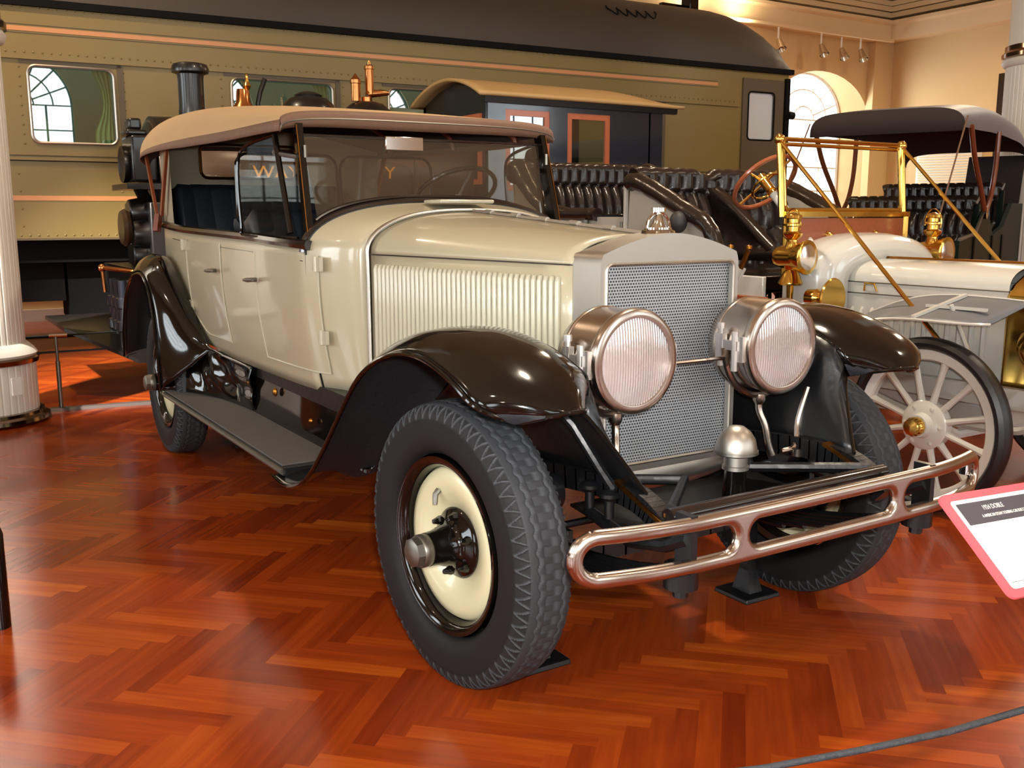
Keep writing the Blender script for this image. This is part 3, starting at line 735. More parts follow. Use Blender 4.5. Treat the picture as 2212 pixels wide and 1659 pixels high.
# ---- fenders
FC = [(-1.22, .402), (-1.10, .412), (-.96, .462), (-.82, .55), (-.66, .69), (-.52, .825), (-.38, .945), (-.22, 1.028), (-.05, 1.072), (.10, 1.076), (.24, 1.050), (.36, 1.005), (.45, .955), (.505, .905)]
def front_fender(s):
    C = spline([(x, 0, z) for x, z in FC], 60); n = len(C)
    def f(u, v):
        i = round(u*(n-1)); p = C[i]; a = C[max(i-1, 0)]; b_ = C[min(i+1, n-1)]; t = (b_-a).normalized(); nn = Vector((-t.z, 0, t.x))
        if nn.z < 0 and u < .6: nn = -nn
        # width: outer .885, inner .50 ; rounded nose
        q = max(0, (u - .84)/.16); yo = .888 - .12*q**2.6; yi = lerp(.60, .505, min(1, u*2.2)) + .05*q**2.5
        y = lerp(yo, yi, v); e = abs(2*v - 1)
        lipo = max(0, 1 - v/.30)**2.2; lipi = max(0, (v - .72)/.28)**2
        drop = .050*lipo*min(1, u*5 + .1)*(1-.55*q) + .030*lipi + .02*max(0, e-.2)
        xs_ = -.055*q*e**3 - .07*q*max(0, v-.5)*2*max(0, v-.5)*2
        P = p - nn*drop
        return (P.x + xs_, s*y, P.z)
    m = MB(); m.grid(f, 60, 22); fd = m.obj('front_fender', M_BLACK, car, solid=.007, ang=80)
    edge = [f(k/60, 0) for k in range(61)] + [f(1, k/22) for k in range(1, 23)] 
    MB().tube(edge, .0065, 8).obj('fender_bead', M_BLACK, fd)
    MB().grid(lambda u, v: tuple(Vector(f(u*.985, .02 + .96*v)) - Vector(((f(min(1, u+.02), .5)[2]-f(max(0, u-.02), .5)[2])*-.12, 0, .012))), 60, 16).obj('fender_liner', M_DUSTY, fd, ang=80)
    # inner valance between fender and frame
    def g(u, v):
        a = f(lerp(.16, .985, u), 1); k = u
        b_ = (lerp(-1.05, .50, u), s*.42, lerp(.60, .655, u))
        return (lerp(a[0], b_[0], v) , lerp(a[1], b_[1], v**.8), lerp(a[2], b_[2], v))
    MB().grid(g, 30, 8).obj('fender_valance', M_BLK2, fd, solid=.004)
    MB().tube([g(1, k/8) for k in range(9)], .006, 6).obj('valance_edge', M_BLACK, fd)
    # support iron
    MB().tube([(.20, s*.58, .93), (.30, s*.52, .82), (.36, s*.47, .70), (.38, s*.44, .645)], [.014, .014, .013, .016], 8).obj('fender_iron', M_BLK2, fd)
    return fd
for s in (-1, 1): front_fender(s)
RO = [(-4.17, .50), (-4.12, .70), (-4.00, .89), (-3.80, 1.015), (-3.58, 1.06), (-3.42, 1.045), (-3.31, .97), (-3.235, .84), (-3.185, .66), (-3.16, .435)]
RI = [(-4.34, .52), (-4.32, .75), (-4.24, .95), (-4.10, 1.07), (-3.85, 1.12), (-3.55, 1.10), (-3.34, 1.0), (-3.18, .89), (-3.02, .76), (-2.86, .68)]
def rear_fender(s):
    A = spline([(x, .885, z) for x, z in RO], 40); B = spline([(x, .672, z) for x, z in RI], 40)
    def f(u, v):
        a, b_ = A[round(u*40)], B[round(u*40)]; p = a.lerp(b_, v); c = Vector((-3.65, p.y, .5)); d = (p - c).normalized()
        p = p + d*(.075*sin(pi*min(1, v*1.0))**.7*(1 if u < .8 else (1-u)/.2*.6+.4))
        return (p.x, s*p.y, p.z)
    m = MB(); m.grid(f, 40, 14); fd = m.obj('rear_fender', M_BLACK, car, solid=.006, ang=80)
    cc = Vector((-3.65, 0, .5))
    def fl_(u, v): p = Vector(f(u, .02+.96*v)); d = Vector((cc.x-p.x, 0, cc.z-p.z)).normalized(); return tuple(p + d*.012)
    MB().grid(fl_, 40, 8).obj('fender_liner', M_DUSTY, fd, ang=80)
    MB().tube([f(k/40, 0) for k in range(41)], .008, 8).obj('fender_bead', M_BLACK, fd)
    # splash panel sweeping from the fender to the running board
    bt = spline([(-3.17, .865, .43), (-3.08, .80, .43), (-2.93, .73, .43), (-2.70, .66, .43), (-2.30, .620, .43)], 48)
    tp = spline([(-3.20, .88, .72), (-3.12, .80, .74), (-3.00, .72, .74), (-2.82, .66, .68), (-2.30, .618, .65)], 48)
    def g(u, v):
        a, b_ = bt[round(u*48)], tp[round(u*48)]; p = a.lerp(b_, v); w = (.016*sin(u*19+1) + .009*sin(u*41 + v*5) + .006*sin(u*11 - v*13))*sin(pi*v)
        return (p.x - .04*sin(pi*v)*(1-u), s*(p.y + w), p.z)
    MB().grid(g, 48, 14).obj('splash_panel', M_BLACK, fd, solid=.004, ang=80)
    return fd
for s in (-1, 1): rear_fender(s)
# running boards and splash aprons
for s in (-1, 1):
    m = MB(); a, c = sorted((s*.865, s*.605)); m.box((-3.17, a, .388), (-1.16, c, .418)); rb = m.obj('running_board', M_BLK2, car)
    m = MB(); a, c = sorted((s*.855, s*.612)); m.box((-3.16, a, .4185), (-1.20, c, .425)); m.obj('rubber_mat', M_MAT, rb)
    m = MB(); m.tube([(-3.17, s*.866, .404), (-1.16, s*.866, .404)], .012, 8); m.obj('board_edge_trim', M_STEEL, rb)
    m = MB(); m.grid(lambda u, v: (lerp(-3.15, -.9, u), s*lerp(.622, interp(lerp(-3.15, -.9, u), [-1.6, -.9], [.595, .50]), v**.6), lerp(.42, .655, v)), 20, 6)
    ap = m.obj('splash_apron', M_BLACK, car, solid=.004)
    for x, z, rr in ((-1.97, .575, .022), (-2.37, .565, .02), (-1.5, .52, .012)):
        MB().lathe([(0, 0), (rr*.8, .0), (rr, .006), (rr*.7, .014), (0, .018)], (x, s*.612, z), (0, s, 0), 20).obj('apron_knob', M_BRASSD, ap)
# ---- chassis front
for s in (-1, 1):
    m = MB(); pts = [(-4.2, .52), (-2, .52), (-.6, .56), (-.1, .60), (.25, .635), (.45, .635), (.56, .60), (.62, .55)]
    C = spline([(x, s*.42, z) for x, z in pts], 40)
    for i in range(40): 
        h = lerp(.085, .05, i/40); m.bar(C[i], C[i+1] + (C[i+1]-C[i])*.15, .05, h)
    fr = m.obj('frame_rail', M_BLK2, car)
    m = MB()
    for k in range(6):
        L = .62 - k*.09; m.tube([(lerp(-L, L, j/12)+.06, s*.42, .40 + (k*-.012) + .10*(lerp(-1, 1, j/12)*L/.62)**2) for j in range(13)], .012, 6)
    m.bar((.06, s*.42, .33), (.06, s*.42, .43), .07, .10); m.obj('leaf_spring', M_BLK2, car)
    m = MB(); m.bar((.40, s*.42, .67), (.60, s*.42, .60), .062, .012); m.tube([(.585, s*.42, .60), (.585, s*.42, .625)], .012, 8)
    m.obj('spring_horn_cap', M_BRASSD, car)
    # shock absorber, link and bolts
    m = MB(); m.lathe([(0, -.03), (.055, -.03), (.06, 0), (.055, .03), (0, .03)], (.14, s*.50, .585), (0, 1, 0), 24); m.bar((.14, s*.52, .59), (.22, s*.55, .60), .03, .035)
    m.tube([(.22, s*.555, .61), (.22, s*.56, .40)], .011, 8); m.ball((.22, s*.555, .61), .022); m.ball((.22, s*.56, .40), .022)
    m.obj('shock_absorber', M_BLK2, car)
    m = MB()
    for x, z in ((.30, .60), (.39, .595)): m.lathe([(.014, 0), (.014, .05), (.022, .055), (.03, .062), (.03, .072), (.018, .08), (0, .082)], (x, s*.46, z-.03), n=12)
    m.obj('grease_cup', M_BLK2, car)
    # bumper bracket
    m = MB(); m.tube([(.30, s*.46, .56), (.50, s*.47, .53), (.64, s*.47, .56), (.725, s*.47, .60)], .018, 8); m.bar((.715, s*.47, .515), (.715, s*.47, .665), .06, .02, up=(0, 0, 1))
    m.tube([(.70, s*.47, .47), (.70, s*.47, .53)], .045, 12); m.tube([(.70, s*.47, .445), (.70, s*.47, .47)], .02, 8)
    m.obj('bumper_bracket', M_BLK2, car)
m = MB(); m.tube([(.60, -.43, .615), (.60, .43, .615)], .026, 12); m.obj('front_cross_tube', M_BELT, car)
m = MB(); m.grid(lambda u, v: (lerp(.12, .60, u), lerp(-.40, .40, v), lerp(.52, .60, u) - .045*sin(pi*u)), 8, 8); m.obj('chassis_pan', M_BLK2, car, solid=.008)
for s in (-1, 1):
    m = MB(); m.tube([(.58, s*.40, .63), (.34, s*.14, .615), (.16, s*.30, .60)], .016, 8); m.obj('diagonal_brace', M_BLK2, car)
m = MB(); ax_pts = spline([(.0, -.66, .43), (0, -.56, .40), (0, -.44, .33), (0, -.2, .315), (0, .2, .315), (0, .44, .33), (0, .56, .40), (0, .66, .43)], 28)
for i in range(28): m.bar(ax_pts[i], ax_pts[i+1] + (ax_pts[i+1]-ax_pts[i])*.1, .05, .07)
m.obj('front_axle', M_BLK2, car)
m = MB(); m.tube([(-.14, -.60, .36), (-.14, .60, .36)], .014, 8); m.obj('tie_rod', M_BLK2, car)
m = MB(); m.tube([(-3.454, -.66, .43), (-3.454, .66, .43)], .05, 12); m.ball((-3.454, 0, .43), .15); m.obj('rear_axle', M_BLK2, car)
m = MB(); m.box((-1.9, -.30, .36), (-.5, .30, .62)); m.obj('engine_undertray', M_BLK2, car, bevel=.03)

# horn dome in front of radiator
hx, hy = .40, .008
m = MB(); m.lathe([(.0, .79-.015), (.022, .772), (.042, .757), (.056, .735), (.062, .708), (.062, .700), (.0, .699)], (hx, hy, 0), n=36)
hd = m.obj('horn_dome', M_NICKM, car)
MB().lathe([(.0, .700), (.066, .700), (.067, .692), (.06, .688), (.0, .688)], (hx, hy, 0), n=36).obj('horn_flange', M_STEEL, hd)
MB().lathe([(.0, .69), (.036, .69), (.036, .655), (.040, .653), (.040, .642), (.034, .64), (0, .64)], (hx, hy, 0), n=28).obj('horn_collar', M_NICKM, hd)
MB().lathe([(.032, .642), (.034, .60), (.04, .55), (.0, .55)], (hx, hy, 0), n=24).obj('horn_stem', M_BLACK, hd)

# ---- headlamps
def headlamp(s):
    cx, cy, cz = .297, s*.299, .978; A = (1, s*-.012, 0)
    m = MB(); m.lathe([(.0, -.275), (.05, -.27), (.095, -.245), (.128, -.205), (.147, -.165), (.151, -.158), (.151, -.150), (.148, -.148), (.149, -.03), (.149, -.022), (.120, -.02)], (cx, cy, cz), A, 56)
    h = m.obj('headlamp', M_NICK, car)
    MB().lathe([(.149, -.03), (.154, -.022), (.156, -.008), (.151, .004), (.138, .010), (.128, .008), (.126, .0), (.126, -.02)], (cx, cy, cz), A, 64).obj('lamp_rim', M_NICK, h)
    MB().lathe([(.0, -.13), (.05, -.115), (.09, -.08), (.118, -.035), (.126, -.01)], (cx, cy, cz), A, 48).obj('lamp_reflector', M_HLREFL, h)
    MB().lathe([(.0, -.02), (.012, -.03), (.016, -.06), (.010, -.08), (0, -.085)], (cx, cy, cz), A, 16).obj('bulb', M_FROST, h)
    mm = MB().lathe([(.0, .012), (.06, .010), (.10, .006), (.127, .0)], (cx, cy, cz), A, 64); mm.obj('lens', M_LENS, h)
    # side clamps with thumb screws
    for q in (-1, 1):
        c = MB(); y = cy + q*.150
        c.box((cx-.125, min(y, y+q*.02), cz-.045), (cx-.095, max(y, y+q*.02), cz+.045)); c.box((cx-.035, min(y, y+q*.014), cz-.04), (cx-.012, max(y, y+q*.014), cz+.04))
        c.bar((cx-.095, y+q*.012, cz+.01), (cx-.03, y+q*.012, cz+.01), .014, .03)
        c.tube([(cx-.11, y+q*.012, cz-.06), (cx-.11, y+q*.012, cz+.065)], .009, 8); c.tube([(cx-.045, y+q*.014, cz-.07), (cx-.045, y+q*.014, cz+.055)], .011, 8)
        c.tube([(cx-.11, y+q*.012, cz+.06), (cx-.11, y+q*.012, cz+.078)], .013, 8)
        c.obj('lamp_clamp', M_CLAMP, h)
    # U fork
    fk = MB(); fk.tube([(cx-.09, cy + .164*cos(a), cz + .168*sin(a)) for a in [pi + pi*k/24 for k in range(25)]], .012, 8)
    fk.tube([(cx-.09, cy + q*.164, cz) for q in (0,)] + [(cx-.09, cy, cz-.168)], .001, 4) if False else None
    fk.obj('lamp_fork', M_NICK, h)
    st = MB(); st.lathe([(.02, 0), (.022, -.02), (.014, -.035)], (cx-.09, cy, cz-.165), n=16)
    st.tube(spline([(cx-.09, cy, cz-.18), (cx-.088, cy, cz-.22), (cx-.07, cy + s*.012, cz-.27), (cx-.06, cy + s*.02, cz-.33), (cx-.05, cy + s*.03, cz-.37)], 14), .0125, 10)
    st.obj('lamp_post', M_NICK, h)
    return h
for s in (-1, 1): headlamp(s)
m = MB(); m.tube([(.21, -.135, .945), (.21, .135, .945)], .007, 8); m.obj('lamp_tie_bar', M_NICK, car)
for s in (-1, 1):
    m = MB(); m.tube([(.185, s*.455, .94), (.12, s*.55, .95), (.10, s*.60, .965)], .008, 8); m.ball((.19, s*.455, .94), .015); m.obj('fender_stay', M_BLACK, car)
m = MB(); m.tube(spline([(.26, .36, .62), (.28, .40, .64), (.26, .43, .72), (.27, .46, .83)], 12), .010, 8); m.lathe([(.02, 0), (.02, .025), (0, .03)], (.30, .39, .61), n=12); m.obj('lamp_bracket', M_NICK, car)

# ---- bumper (slotted bar with rounded ends that bend back)
def bumper():
    Z, H, Wd = .590, .074, .80
    def sd_round(y, z, cy, cz, hw, hh):      # stadium distance (negative inside)
        dx = max(0, abs(y-cy) - (hw - hh)); return hypot(dx, z-cz) - hh
    bars = [(-.764, -.335), (-.285, .285), (.335, .764)]
    def sd(y, z):
        d = -sd_round(y, z, 0, Z, Wd, H)
        for a, b_ in bars:
            d = min(d, sd_round(y, z, (a+b_)/2, Z + 0, (b_-a)/2 + (.06 if abs(a+b_) > .1 else 0), .037) if False else sd_round(y, z, (a+b_)/2, Z, (b_-a)/2, .033))
        return d
    ny, nz = 400, 37; hy_, hz_ = 2*Wd/ny, 2*H/nz; G = {}
    def bx(y): return .745 - .42*max(0, abs(y)-.42)**2.0 - .015*(y/.8)**2
    V = []; idx = {}
    for i in range(ny+1):
        for j in range(nz+1):
            y = -Wd + i*hy_; z = Z - H + j*hz_; d = sd(y, z)
            for _ in range(2):
                if abs(d) < hy_*.95:
                    e = 1e-4; gx = (sd(y+e, z)-sd(y-e, z))/(2*e); gz = (sd(y, z+e)-sd(y, z-e))/(2*e); g2 = gx*gx+gz*gz
                    if g2 > 1e-6 and (d < 0 or d < hy_*.45): y -= d*gx/g2; z -= d*gz/g2; d = sd(y, z)
            G[i, j] = (y, z, d)
    def side(sg):
        id0 = {}
        for (i, j), (y, z, d) in G.items():
            if d > -1e-4:
                q = max(0, min(1, d/.019)); t = .017*sqrt(max(0, 1-(1-q)**2)); id0[i, j] = len(V); V.append((bx(y) + sg*t, y, z))
        return id0
    A = side(1); B = side(-1); F = []
    for i in range(ny):
        for j in range(nz):
            k = [(i, j), (i+1, j), (i+1, j+1), (i, j+1)]
            if all(c in A for c in k): F.append(tuple(A[c] for c in k)); F.append(tuple(B[c] for c in reversed(k)))
    m = MB().add(V, F); return m
bp_ = bumper().obj('bumper', M_NICK, car, ang=75)
MB().tube([(.655, .765, .575), (.655, .765, .62)], .016, 8).obj('bumper_end_bolt', M_CHROME, bp_)

# ---- windscreen
WX = -1.455
wb = [(y, z) for x, y, z in cowl_sec(-1.42)[9:-9]]
pl = [(p[0], p[1]+.018) for p in wb if abs(p[0]) < .60]
def wsx(z): return WX - .24*(z-1.3)
ws = MB(); zt = 1.725; outl = [(y, z) for y, z in pl]
fr = []
for y, z in outl: fr.append((wsx(z), y*.985, z+.004))
ws.tube(fr, .010, 8); ws.tube([(wsx(zt), -.59, zt), (wsx(zt), .59, zt)], .007, 8)
wsf = ws.obj('windscreen_frame', M_BELT, car)
poly = [(wsx(z), y*.97, z+.01) for y, z in outl] + [(wsx(zt), .59, zt), (wsx(zt), -.59, zt)]
MB().add(poly, [tuple(range(len(poly)))]).obj('windscreen_glass', M_GLASSD, wsf)
for s in (-1, 1):
    m = MB(); m.bar((wsx(1.29)+.02, s*.620, 1.29), (wsx(1.76), s*.605, 1.765), .030, .05); m.obj('windscreen_post', M_BLACK, wsf)
    MB().bar((wsx(1.29)+.045, s*.635, 1.29), (wsx(1.76)+.026, s*.620, 1.765), .003, .003).obj('post_edge', M_BRASSD, wsf)
    # wind wing
    a = spline([(-1.50, s*.645, 1.30), (-1.98, s*.715, 1.305), (-2.03, s*.72, 1.36), (-2.06, s*.715, 1.62), (-1.98, s*.70, 1.70), (-1.70, s*.66, 1.735)], 30)
    m = MB(); m.tube(a, .008, 6); m.tube([(-1.70, s*.66, 1.735), (-1.58, s*.648, 1.32)], .013, 8); ww = m.obj('wind_wing', M_BLACK, car)
    P = a + [Vector((-1.58, s*.648, 1.32))]
    MB().add([tuple(p) for p in P], [tuple(range(len(P)))]).obj('wing_glass', M_GLASSW, ww)
    m = MB(); m.tube([(-1.52, s*.60, 1.63), (-1.62, s*.64, 1.645), (-1.72, s*.66, 1.66)], .010, 8); m.tube([(-1.5, s*.60, 1.63), (-1.5, s*.60, 1.68)], .008, 6); m.obj('wing_clamp', M_STEEL, ww)
m = MB(); m.box((-1.56, -.215, 1.675), (-1.545, -.03, 1.735)); rv = m.obj('rear_view_mirror', M_CHROME, car, bevel=.004)
# steering wheel
C = Vector((-1.93, .345, 1.505)); nn = Vector((-.55, 0, .83)).normalized(); uu = Vector((0, 1, 0)); vv = nn.cross(uu)
m = MB(); m.tube([C + (uu*cos(a) + vv*sin(a))*.205 for a in [2*pi*k/40 for k in range(40)]], .012, 8, closed=True); sw = m.obj('steering_wheel', M_BELT, car)
m = MB()
for a in (.5, 2.64, 4.71): m.tube([C - nn*.03, C + (uu*cos(a) + vv*sin(a))*.2], .008, 6)
m.tube([C - nn*.02, C - nn*.75], .02, 8); m.obj('steering_column', M_CLAMP, sw)

# seats
def seat(x, w, zt, zc, name):
    m = MB(); m.grid(lambda u, v: (x - .16*v**1.5 + .02*sin(u*pi*18)*.35 + .05*(abs(2*u-1)**6), lerp(-w, w, u), lerp(zc, zt, v)), 72, 12)
    o = m.obj(name, M_LEATH, car, solid=.12)
    MB().tube([(x-.22 + .0, lerp(-w, w, k/20), zt - .01 - .03*abs(2*k/20-1)**4) for k in range(21)], .06, 10).obj('backrest_roll', M_LEATH, o)
    MB().box((x, -w, zc-.15), (x+.50, w, zc)).obj('seat_cushion', M_LEATH, o, bevel=.05)
seat(-2.35, .58, 1.36, 1.0, 'front_seat'); seat(-3.85, .58, 1.54, 1.0, 'rear_seat')
# tonneau windscreen
m = MB()
for a, c in ((-.56, -.01), (.01, .56)):
    m.tube([(-2.62, y, z) for y, z in rrect(c-a, .40, .07, 5, (a+c)/2, 1.51)], .008, 6, closed=True)
tw = m.obj('tonneau_windscreen', M_BLACK, car)
for a, c in ((-.56, -.01), (.01, .56)):
    P = [(-2.62, y, z) for y, z in rrect(c-a, .40, .07, 5, (a+c)/2, 1.51)]; MB().add(P, [tuple(range(len(P)))]).obj('tonneau_glass', M_GLASS, tw)

# ---- canvas top
TX = [-4.34, -4.26, -3.96, -3.5, -2.9, -2.25, -1.68, -1.57]
TZ = [1.84, 1.95, 2.03, 2.03, 1.985, 1.92, 1.85, 1.835]
TE = [1.73, 1.765, 1.79, 1.80, 1.795, 1.785, 1.785, 1.785]
TWD = [.62, .685, .72, .725, .725, .71, .69, .68]
def top_pt(u, v, off=0):
    x = lerp(-4.34, -1.57, u); w = smooth(x, TX, TWD); zc = smooth(x, TX, TZ); ze = smooth(x, TX, TE); y = lerp(-1, 1, v)
    a = y*pi/2; e = lerp(.62, .42, u)
    yy = w*(abs(sin(a))**(.92))*(1 if a > 0 else -1); q = abs(y)
    z = ze + (zc-ze)*(1 - q**lerp(2.4, 3.2, u))
    return (x, yy, z - off)
m = MB(); m.grid(lambda u, v: top_pt(u, v), 44, 32)
tp_ = m.obj('canvas_top', M_CANVAS, car, ang=80)
m = MB(); m.grid(lambda u, v: (top_pt(u, v)[0]*.999, top_pt(u, v)[1]*.985, top_pt(u, v)[2]-.014), 30, 24); m.obj('top_lining', M_LINER, tp_, ang=80)
# front hem and side hems
m = MB(); m.grid(lambda u, v: (-1.565 + .012*sin(pi*v), top_pt(1, u)[1], top_pt(1, u)[2] - .0 - (.052 + .022*(1-abs(2*u-1)**2))*v), 32, 4)
for s in (0, 1): m.grid(lambda u, v: (top_pt(u, s)[0], top_pt(u, s)[1]*(1+.01*v), top_pt(u, s)[2] - .045*v*min(1, .5 + u)), 40, 2)
m.obj('top_hem', M_HEM, tp_, solid=.006)
m = MB(); m.tube([(-1.555, top_pt(1, k/32)[1], top_pt(1, k/32)[2] - .035) for k in range(33)], .004, 6)
m.obj('hem_piping', M_STEEL, tp_)
# rear curtain with window
cz0 = 1.345
def curt(u, v):
    sgn = lerp(-1, 1, u); b0 = top_pt(.0, (sgn+1)/2)
    ang = sgn*pi/2*1.02
    # wraps from the right quarter around the back to the left quarter
    X = -4.20 + .62*(abs(sgn)**3.4); Y = .665*(abs(sin(ang))**.8)*(1 if sgn > 0 else -1)
    top = 1.80 + .16*(1-abs(sgn)**2.0)
    return (lerp(X - .0, X, v), lerp(Y*.99, Y, v), lerp(cz0, top, v))
m = MB(); n_ = 40
# leave an opening for the back window
V = [curt(i/40, j/16) for i in range(41) for j in range(17)]
F = [(i*17+j, (i+1)*17+j, (i+1)*17+j+1, i*17+j+1) for i in range(40) for j in range(16) if not (15 <= i < 25 and 8 <= j < 13)]
m.add(V, F); m.obj('rear_curtain', M_CURT, car)
wy = [curt(15/40, .5)[1], curt(25/40, .5)[1]]; X = curt(.5, .5)[0]
zlo = curt(.5, 8/16)[2]; zhi = curt(.42, 13/16)[2]
m = MB(); fp = rrect(wy[1]-wy[0]+.03, zhi-zlo+.03, .05, 5, 0, (zlo+zhi)/2); m.tube([(X+.02, y, z) for y, z in fp], .010, 6, closed=True); bw = m.obj('back_window_frame', M_BRASSD, car)
MB().add([(X+.018, y, z) for y, z in fp], [tuple(range(len(fp)))]).obj('back_window_glass', M_GLASS, bw)
# bows
for s in (-1, 1):
    m = MB(); m.bar((-3.78, s*.70, 1.335), (-4.15, s*.675, 1.79), .016, .036); m.bar((-3.74, s*.69, 1.40), (-3.50, s*.69, 1.80), .016, .036)
    m.bar((-3.76, s*.72, 1.30), (-3.78, s*.70, 1.40), .03, .04)
    m.obj('top_bow', M_BOW, car)
for x in (-3.45, -2.6, -1.9):
    u = (x+4.34)/2.77; m = MB(); m.tube([(top_pt(u, k/20)[0], top_pt(u, k/20)[1]*.97, top_pt(u, k/20)[2]-.03) for k in range(21)], .016, 6); m.obj('top_bow', M_BOW, car)

# jacks / stands under the car
def axle_stand(x, y, h, label, r=.012, yawd=0):
    t = thing('axle_stand', label, 'stand', (x, y, 0), )
    m = MB(); m.hexa([(x-.085, y-.085, 0), (x+.085, y-.085, 0), (x+.085, y+.085, 0), (x-.085, y+.085, 0), (x-.082, y-.082, .018), (x+.082, y-.082, .018), (x+.082, y+.082, .018), (x-.082, y+.082, .018)])
    m.obj('base_plate', M_BLK2, t, bevel=.004)
    m = MB(); m.hexa([(x-.045, y-.032, .018), (x+.045, y-.032, .018), (x+.045, y+.032, .018), (x-.045, y+.032, .018), (x-.022, y-.020, .10), (x+.022, y-.020, .10), (x+.022, y+.020, .10), (x-.022, y+.020, .10)])
    m.box((x-.022, y-.020, .10), (x+.022, y+.020, h)); m.obj('post', M_BLK2, t)
    return t
axle_stand(-.01, .505, .33, 'black steel stand with a square foot under the front axle by the far tyre')
axle_stand(.03, -.47, .30, 'black steel stand mostly hidden behind the nearest front tyre')
axle_stand(-3.40, -.35, .36, 'black steel stand on the floor behind the running board, by the rear tyre')

# ================================================================== BARRIERS
t = thing('barrier_post', 'short silver barrier post beside the fluted column, on a grey floor strip', 'barrier post', (-5.2, -1.155, 0))
MB().tube([(-5.2, -1.155, 0.01), (-5.2, -1.155, .36)], .016, 10).tube([(-5.2, -1.155, .36), (-5.2, -1.155, .54)], .011, 10).obj('post', M_STEEL, t)
MB().tube([(-5.2, -1.20, .548), (-5.2, -1.08, .545)], .012, 8).obj('post_cap', M_CHROME, t)
w = MB().tube([(-5.2, -1.155, .545), (-5.35, -.72, .53)], .006, 6).obj('barrier_wire', M_DARK); tag(w, 'thin dark barrier wire running right from the silver post', 'barrier wire')
w = MB().tube([(-6.9, -1.4, .36), (-6.9, -.2, .36)], .006, 6).obj('barrier_wire', M_DARK); tag(w, 'low dark wire across the bright floor behind the silver post', 'barrier wire')
m = MB(); m.prism([(-.05, 0), (.05, 0), (.03, .02), (-.03, .02)], lambda u, z, w: (-5.22 + u + (w+1.3)*.15, w, z), -1.33, .6); o = m.obj('floor_strip', mat('dull_grey_strip', (84, 74, 72), .5)); tag(o, 'grey metal strip along the floor from column to rear tyre', 'floor strip')
pts = []
for k in range(41):
    t_ = k/40; pts.append(tuple(P_) if False else (interp(t_, [0, .3, .45, .6, .75, 1], [1.05, 1.366, 1.447, 1.528, 1.591, 1.80]), interp(t_, [0, .3, .45, .6, .75, 1], [-1.46, -.87, -.731, -.591, -.477, -.06]), interp(t_, [0, .3, .45, .6, .75, 1], [.385, .444, .473, .506, .543, .67])))
o = MB().tube(pts, .0062, 10).obj('barrier_rope', M_ROPE); tag(o, 'grey braided barrier rope sagging across the lower right corner', 'rope')
for x, y, z, lab in ((1.037, -1.475, .395, 'short steel barrier post holding the lower end of the braided rope'), (1.808, -.042, .69, 'short steel barrier post holding the rope end beyond the information panel')):
    bp2 = thing('barrier_post', lab, 'barrier post', (x, y, 0))
    MB().tube([(x, y, .01), (x, y, z)], .014, 10).obj('post', M_STEEL, bp2)
    MB().lathe([(0, 0), (.10, 0), (.10, .01), (.02, .02), (0, .02)], (x, y, 0), n=24).obj('base_plate', M_STEEL, bp2)
# small black rounded thing at the left edge of the frame
o = MB().tube([(-1.165, -1.885, 0), (-1.165, -1.885, .33), (-1.172, -1.885, .375)], [.035, .035, .022], 16).obj('bollard', M_BLACK); tag(o, 'black rounded bollard cut off by the left edge', 'bollard')

# information panel
def sign():
    r = Vector(fw); o = Vector(mw.translation)
    def ray(u, v): return (fw + r2*((u-1106)/F_PX) + d2*((v-829.5)/F_PX))
    TL = Vector((1.340, -.396, .853)); az, el = radians(8), radians(38)
    U = Vector((sin(az), cos(az), 0)); D = Vector((U.y*cos(el), -U.x*cos(el), -sin(el))); Nn = U.cross(D)
    if Nn.z < 0: Nn = -Nn
    Wd, Hd = .34, .232
    t = thing('information_panel', 'tilted coral and white information panel at the right edge', 'sign', tuple(TL))
    def P(u, v, w): return tuple(TL + U*(u+Wd/2) + D*(-v+Hd/2) + Nn*w)
    MB().prism(rrect(Wd, Hd, .016), P, -.006, 0).obj('panel', M_SIGNR, t)
    MB().prism(rrect(Wd-.038, Hd-.034, .008), P, 0, .0008).obj('paper', M_SIGNW, t)
    hb = MB(); hb.prism([(-Wd/2+.028, Hd/2-.026), (Wd/2-.028, Hd/2-.026), (Wd/2-.028, Hd/2-.075), (-Wd/2+.028, Hd/2-.075)], P, .0008, .0014); hb.obj('header_band', M_SIGNG, t)
    text('1924 DOBLE', .015, lambda x, y, z: P(x - .055, y + Hd/2 - .042, .0016 + z*.3), sx=.7).obj('title_lettering', M_SIGNT, t)
    text('A AMERICAN STEAM TOURING CAR BUILT IN CALIFORNIA', .0095, lambda x, y, z: P(x - .02, y + Hd/2 - .060, .0016 + z*.3), sx=.62).obj('subtitle_lettering', M_SIGNT, t)
    MB().tube([tuple(TL + U*(Wd*.86) + D*.10 - Nn*.012), (1.50, .02, .70), (1.50, .04, .02)], .014, 8).obj('stand_pole', M_STEEL, t)
    MB().lathe([(.0, 0), (.12, 0), (.12, .012), (.02, .02), (0, .02)], (1.50, .04, 0), n=28).obj('stand_base', M_STEEL, t)
    a = Vector(P(-Wd/2+.024, -Hd/2+.03, .001)); b_ = Vector(P(Wd/2-.024, -Hd/2+.03, .001)); MB().bar(a, b_, .0006, .0006).obj('rule_line', M_SIGNG, t)
sign()

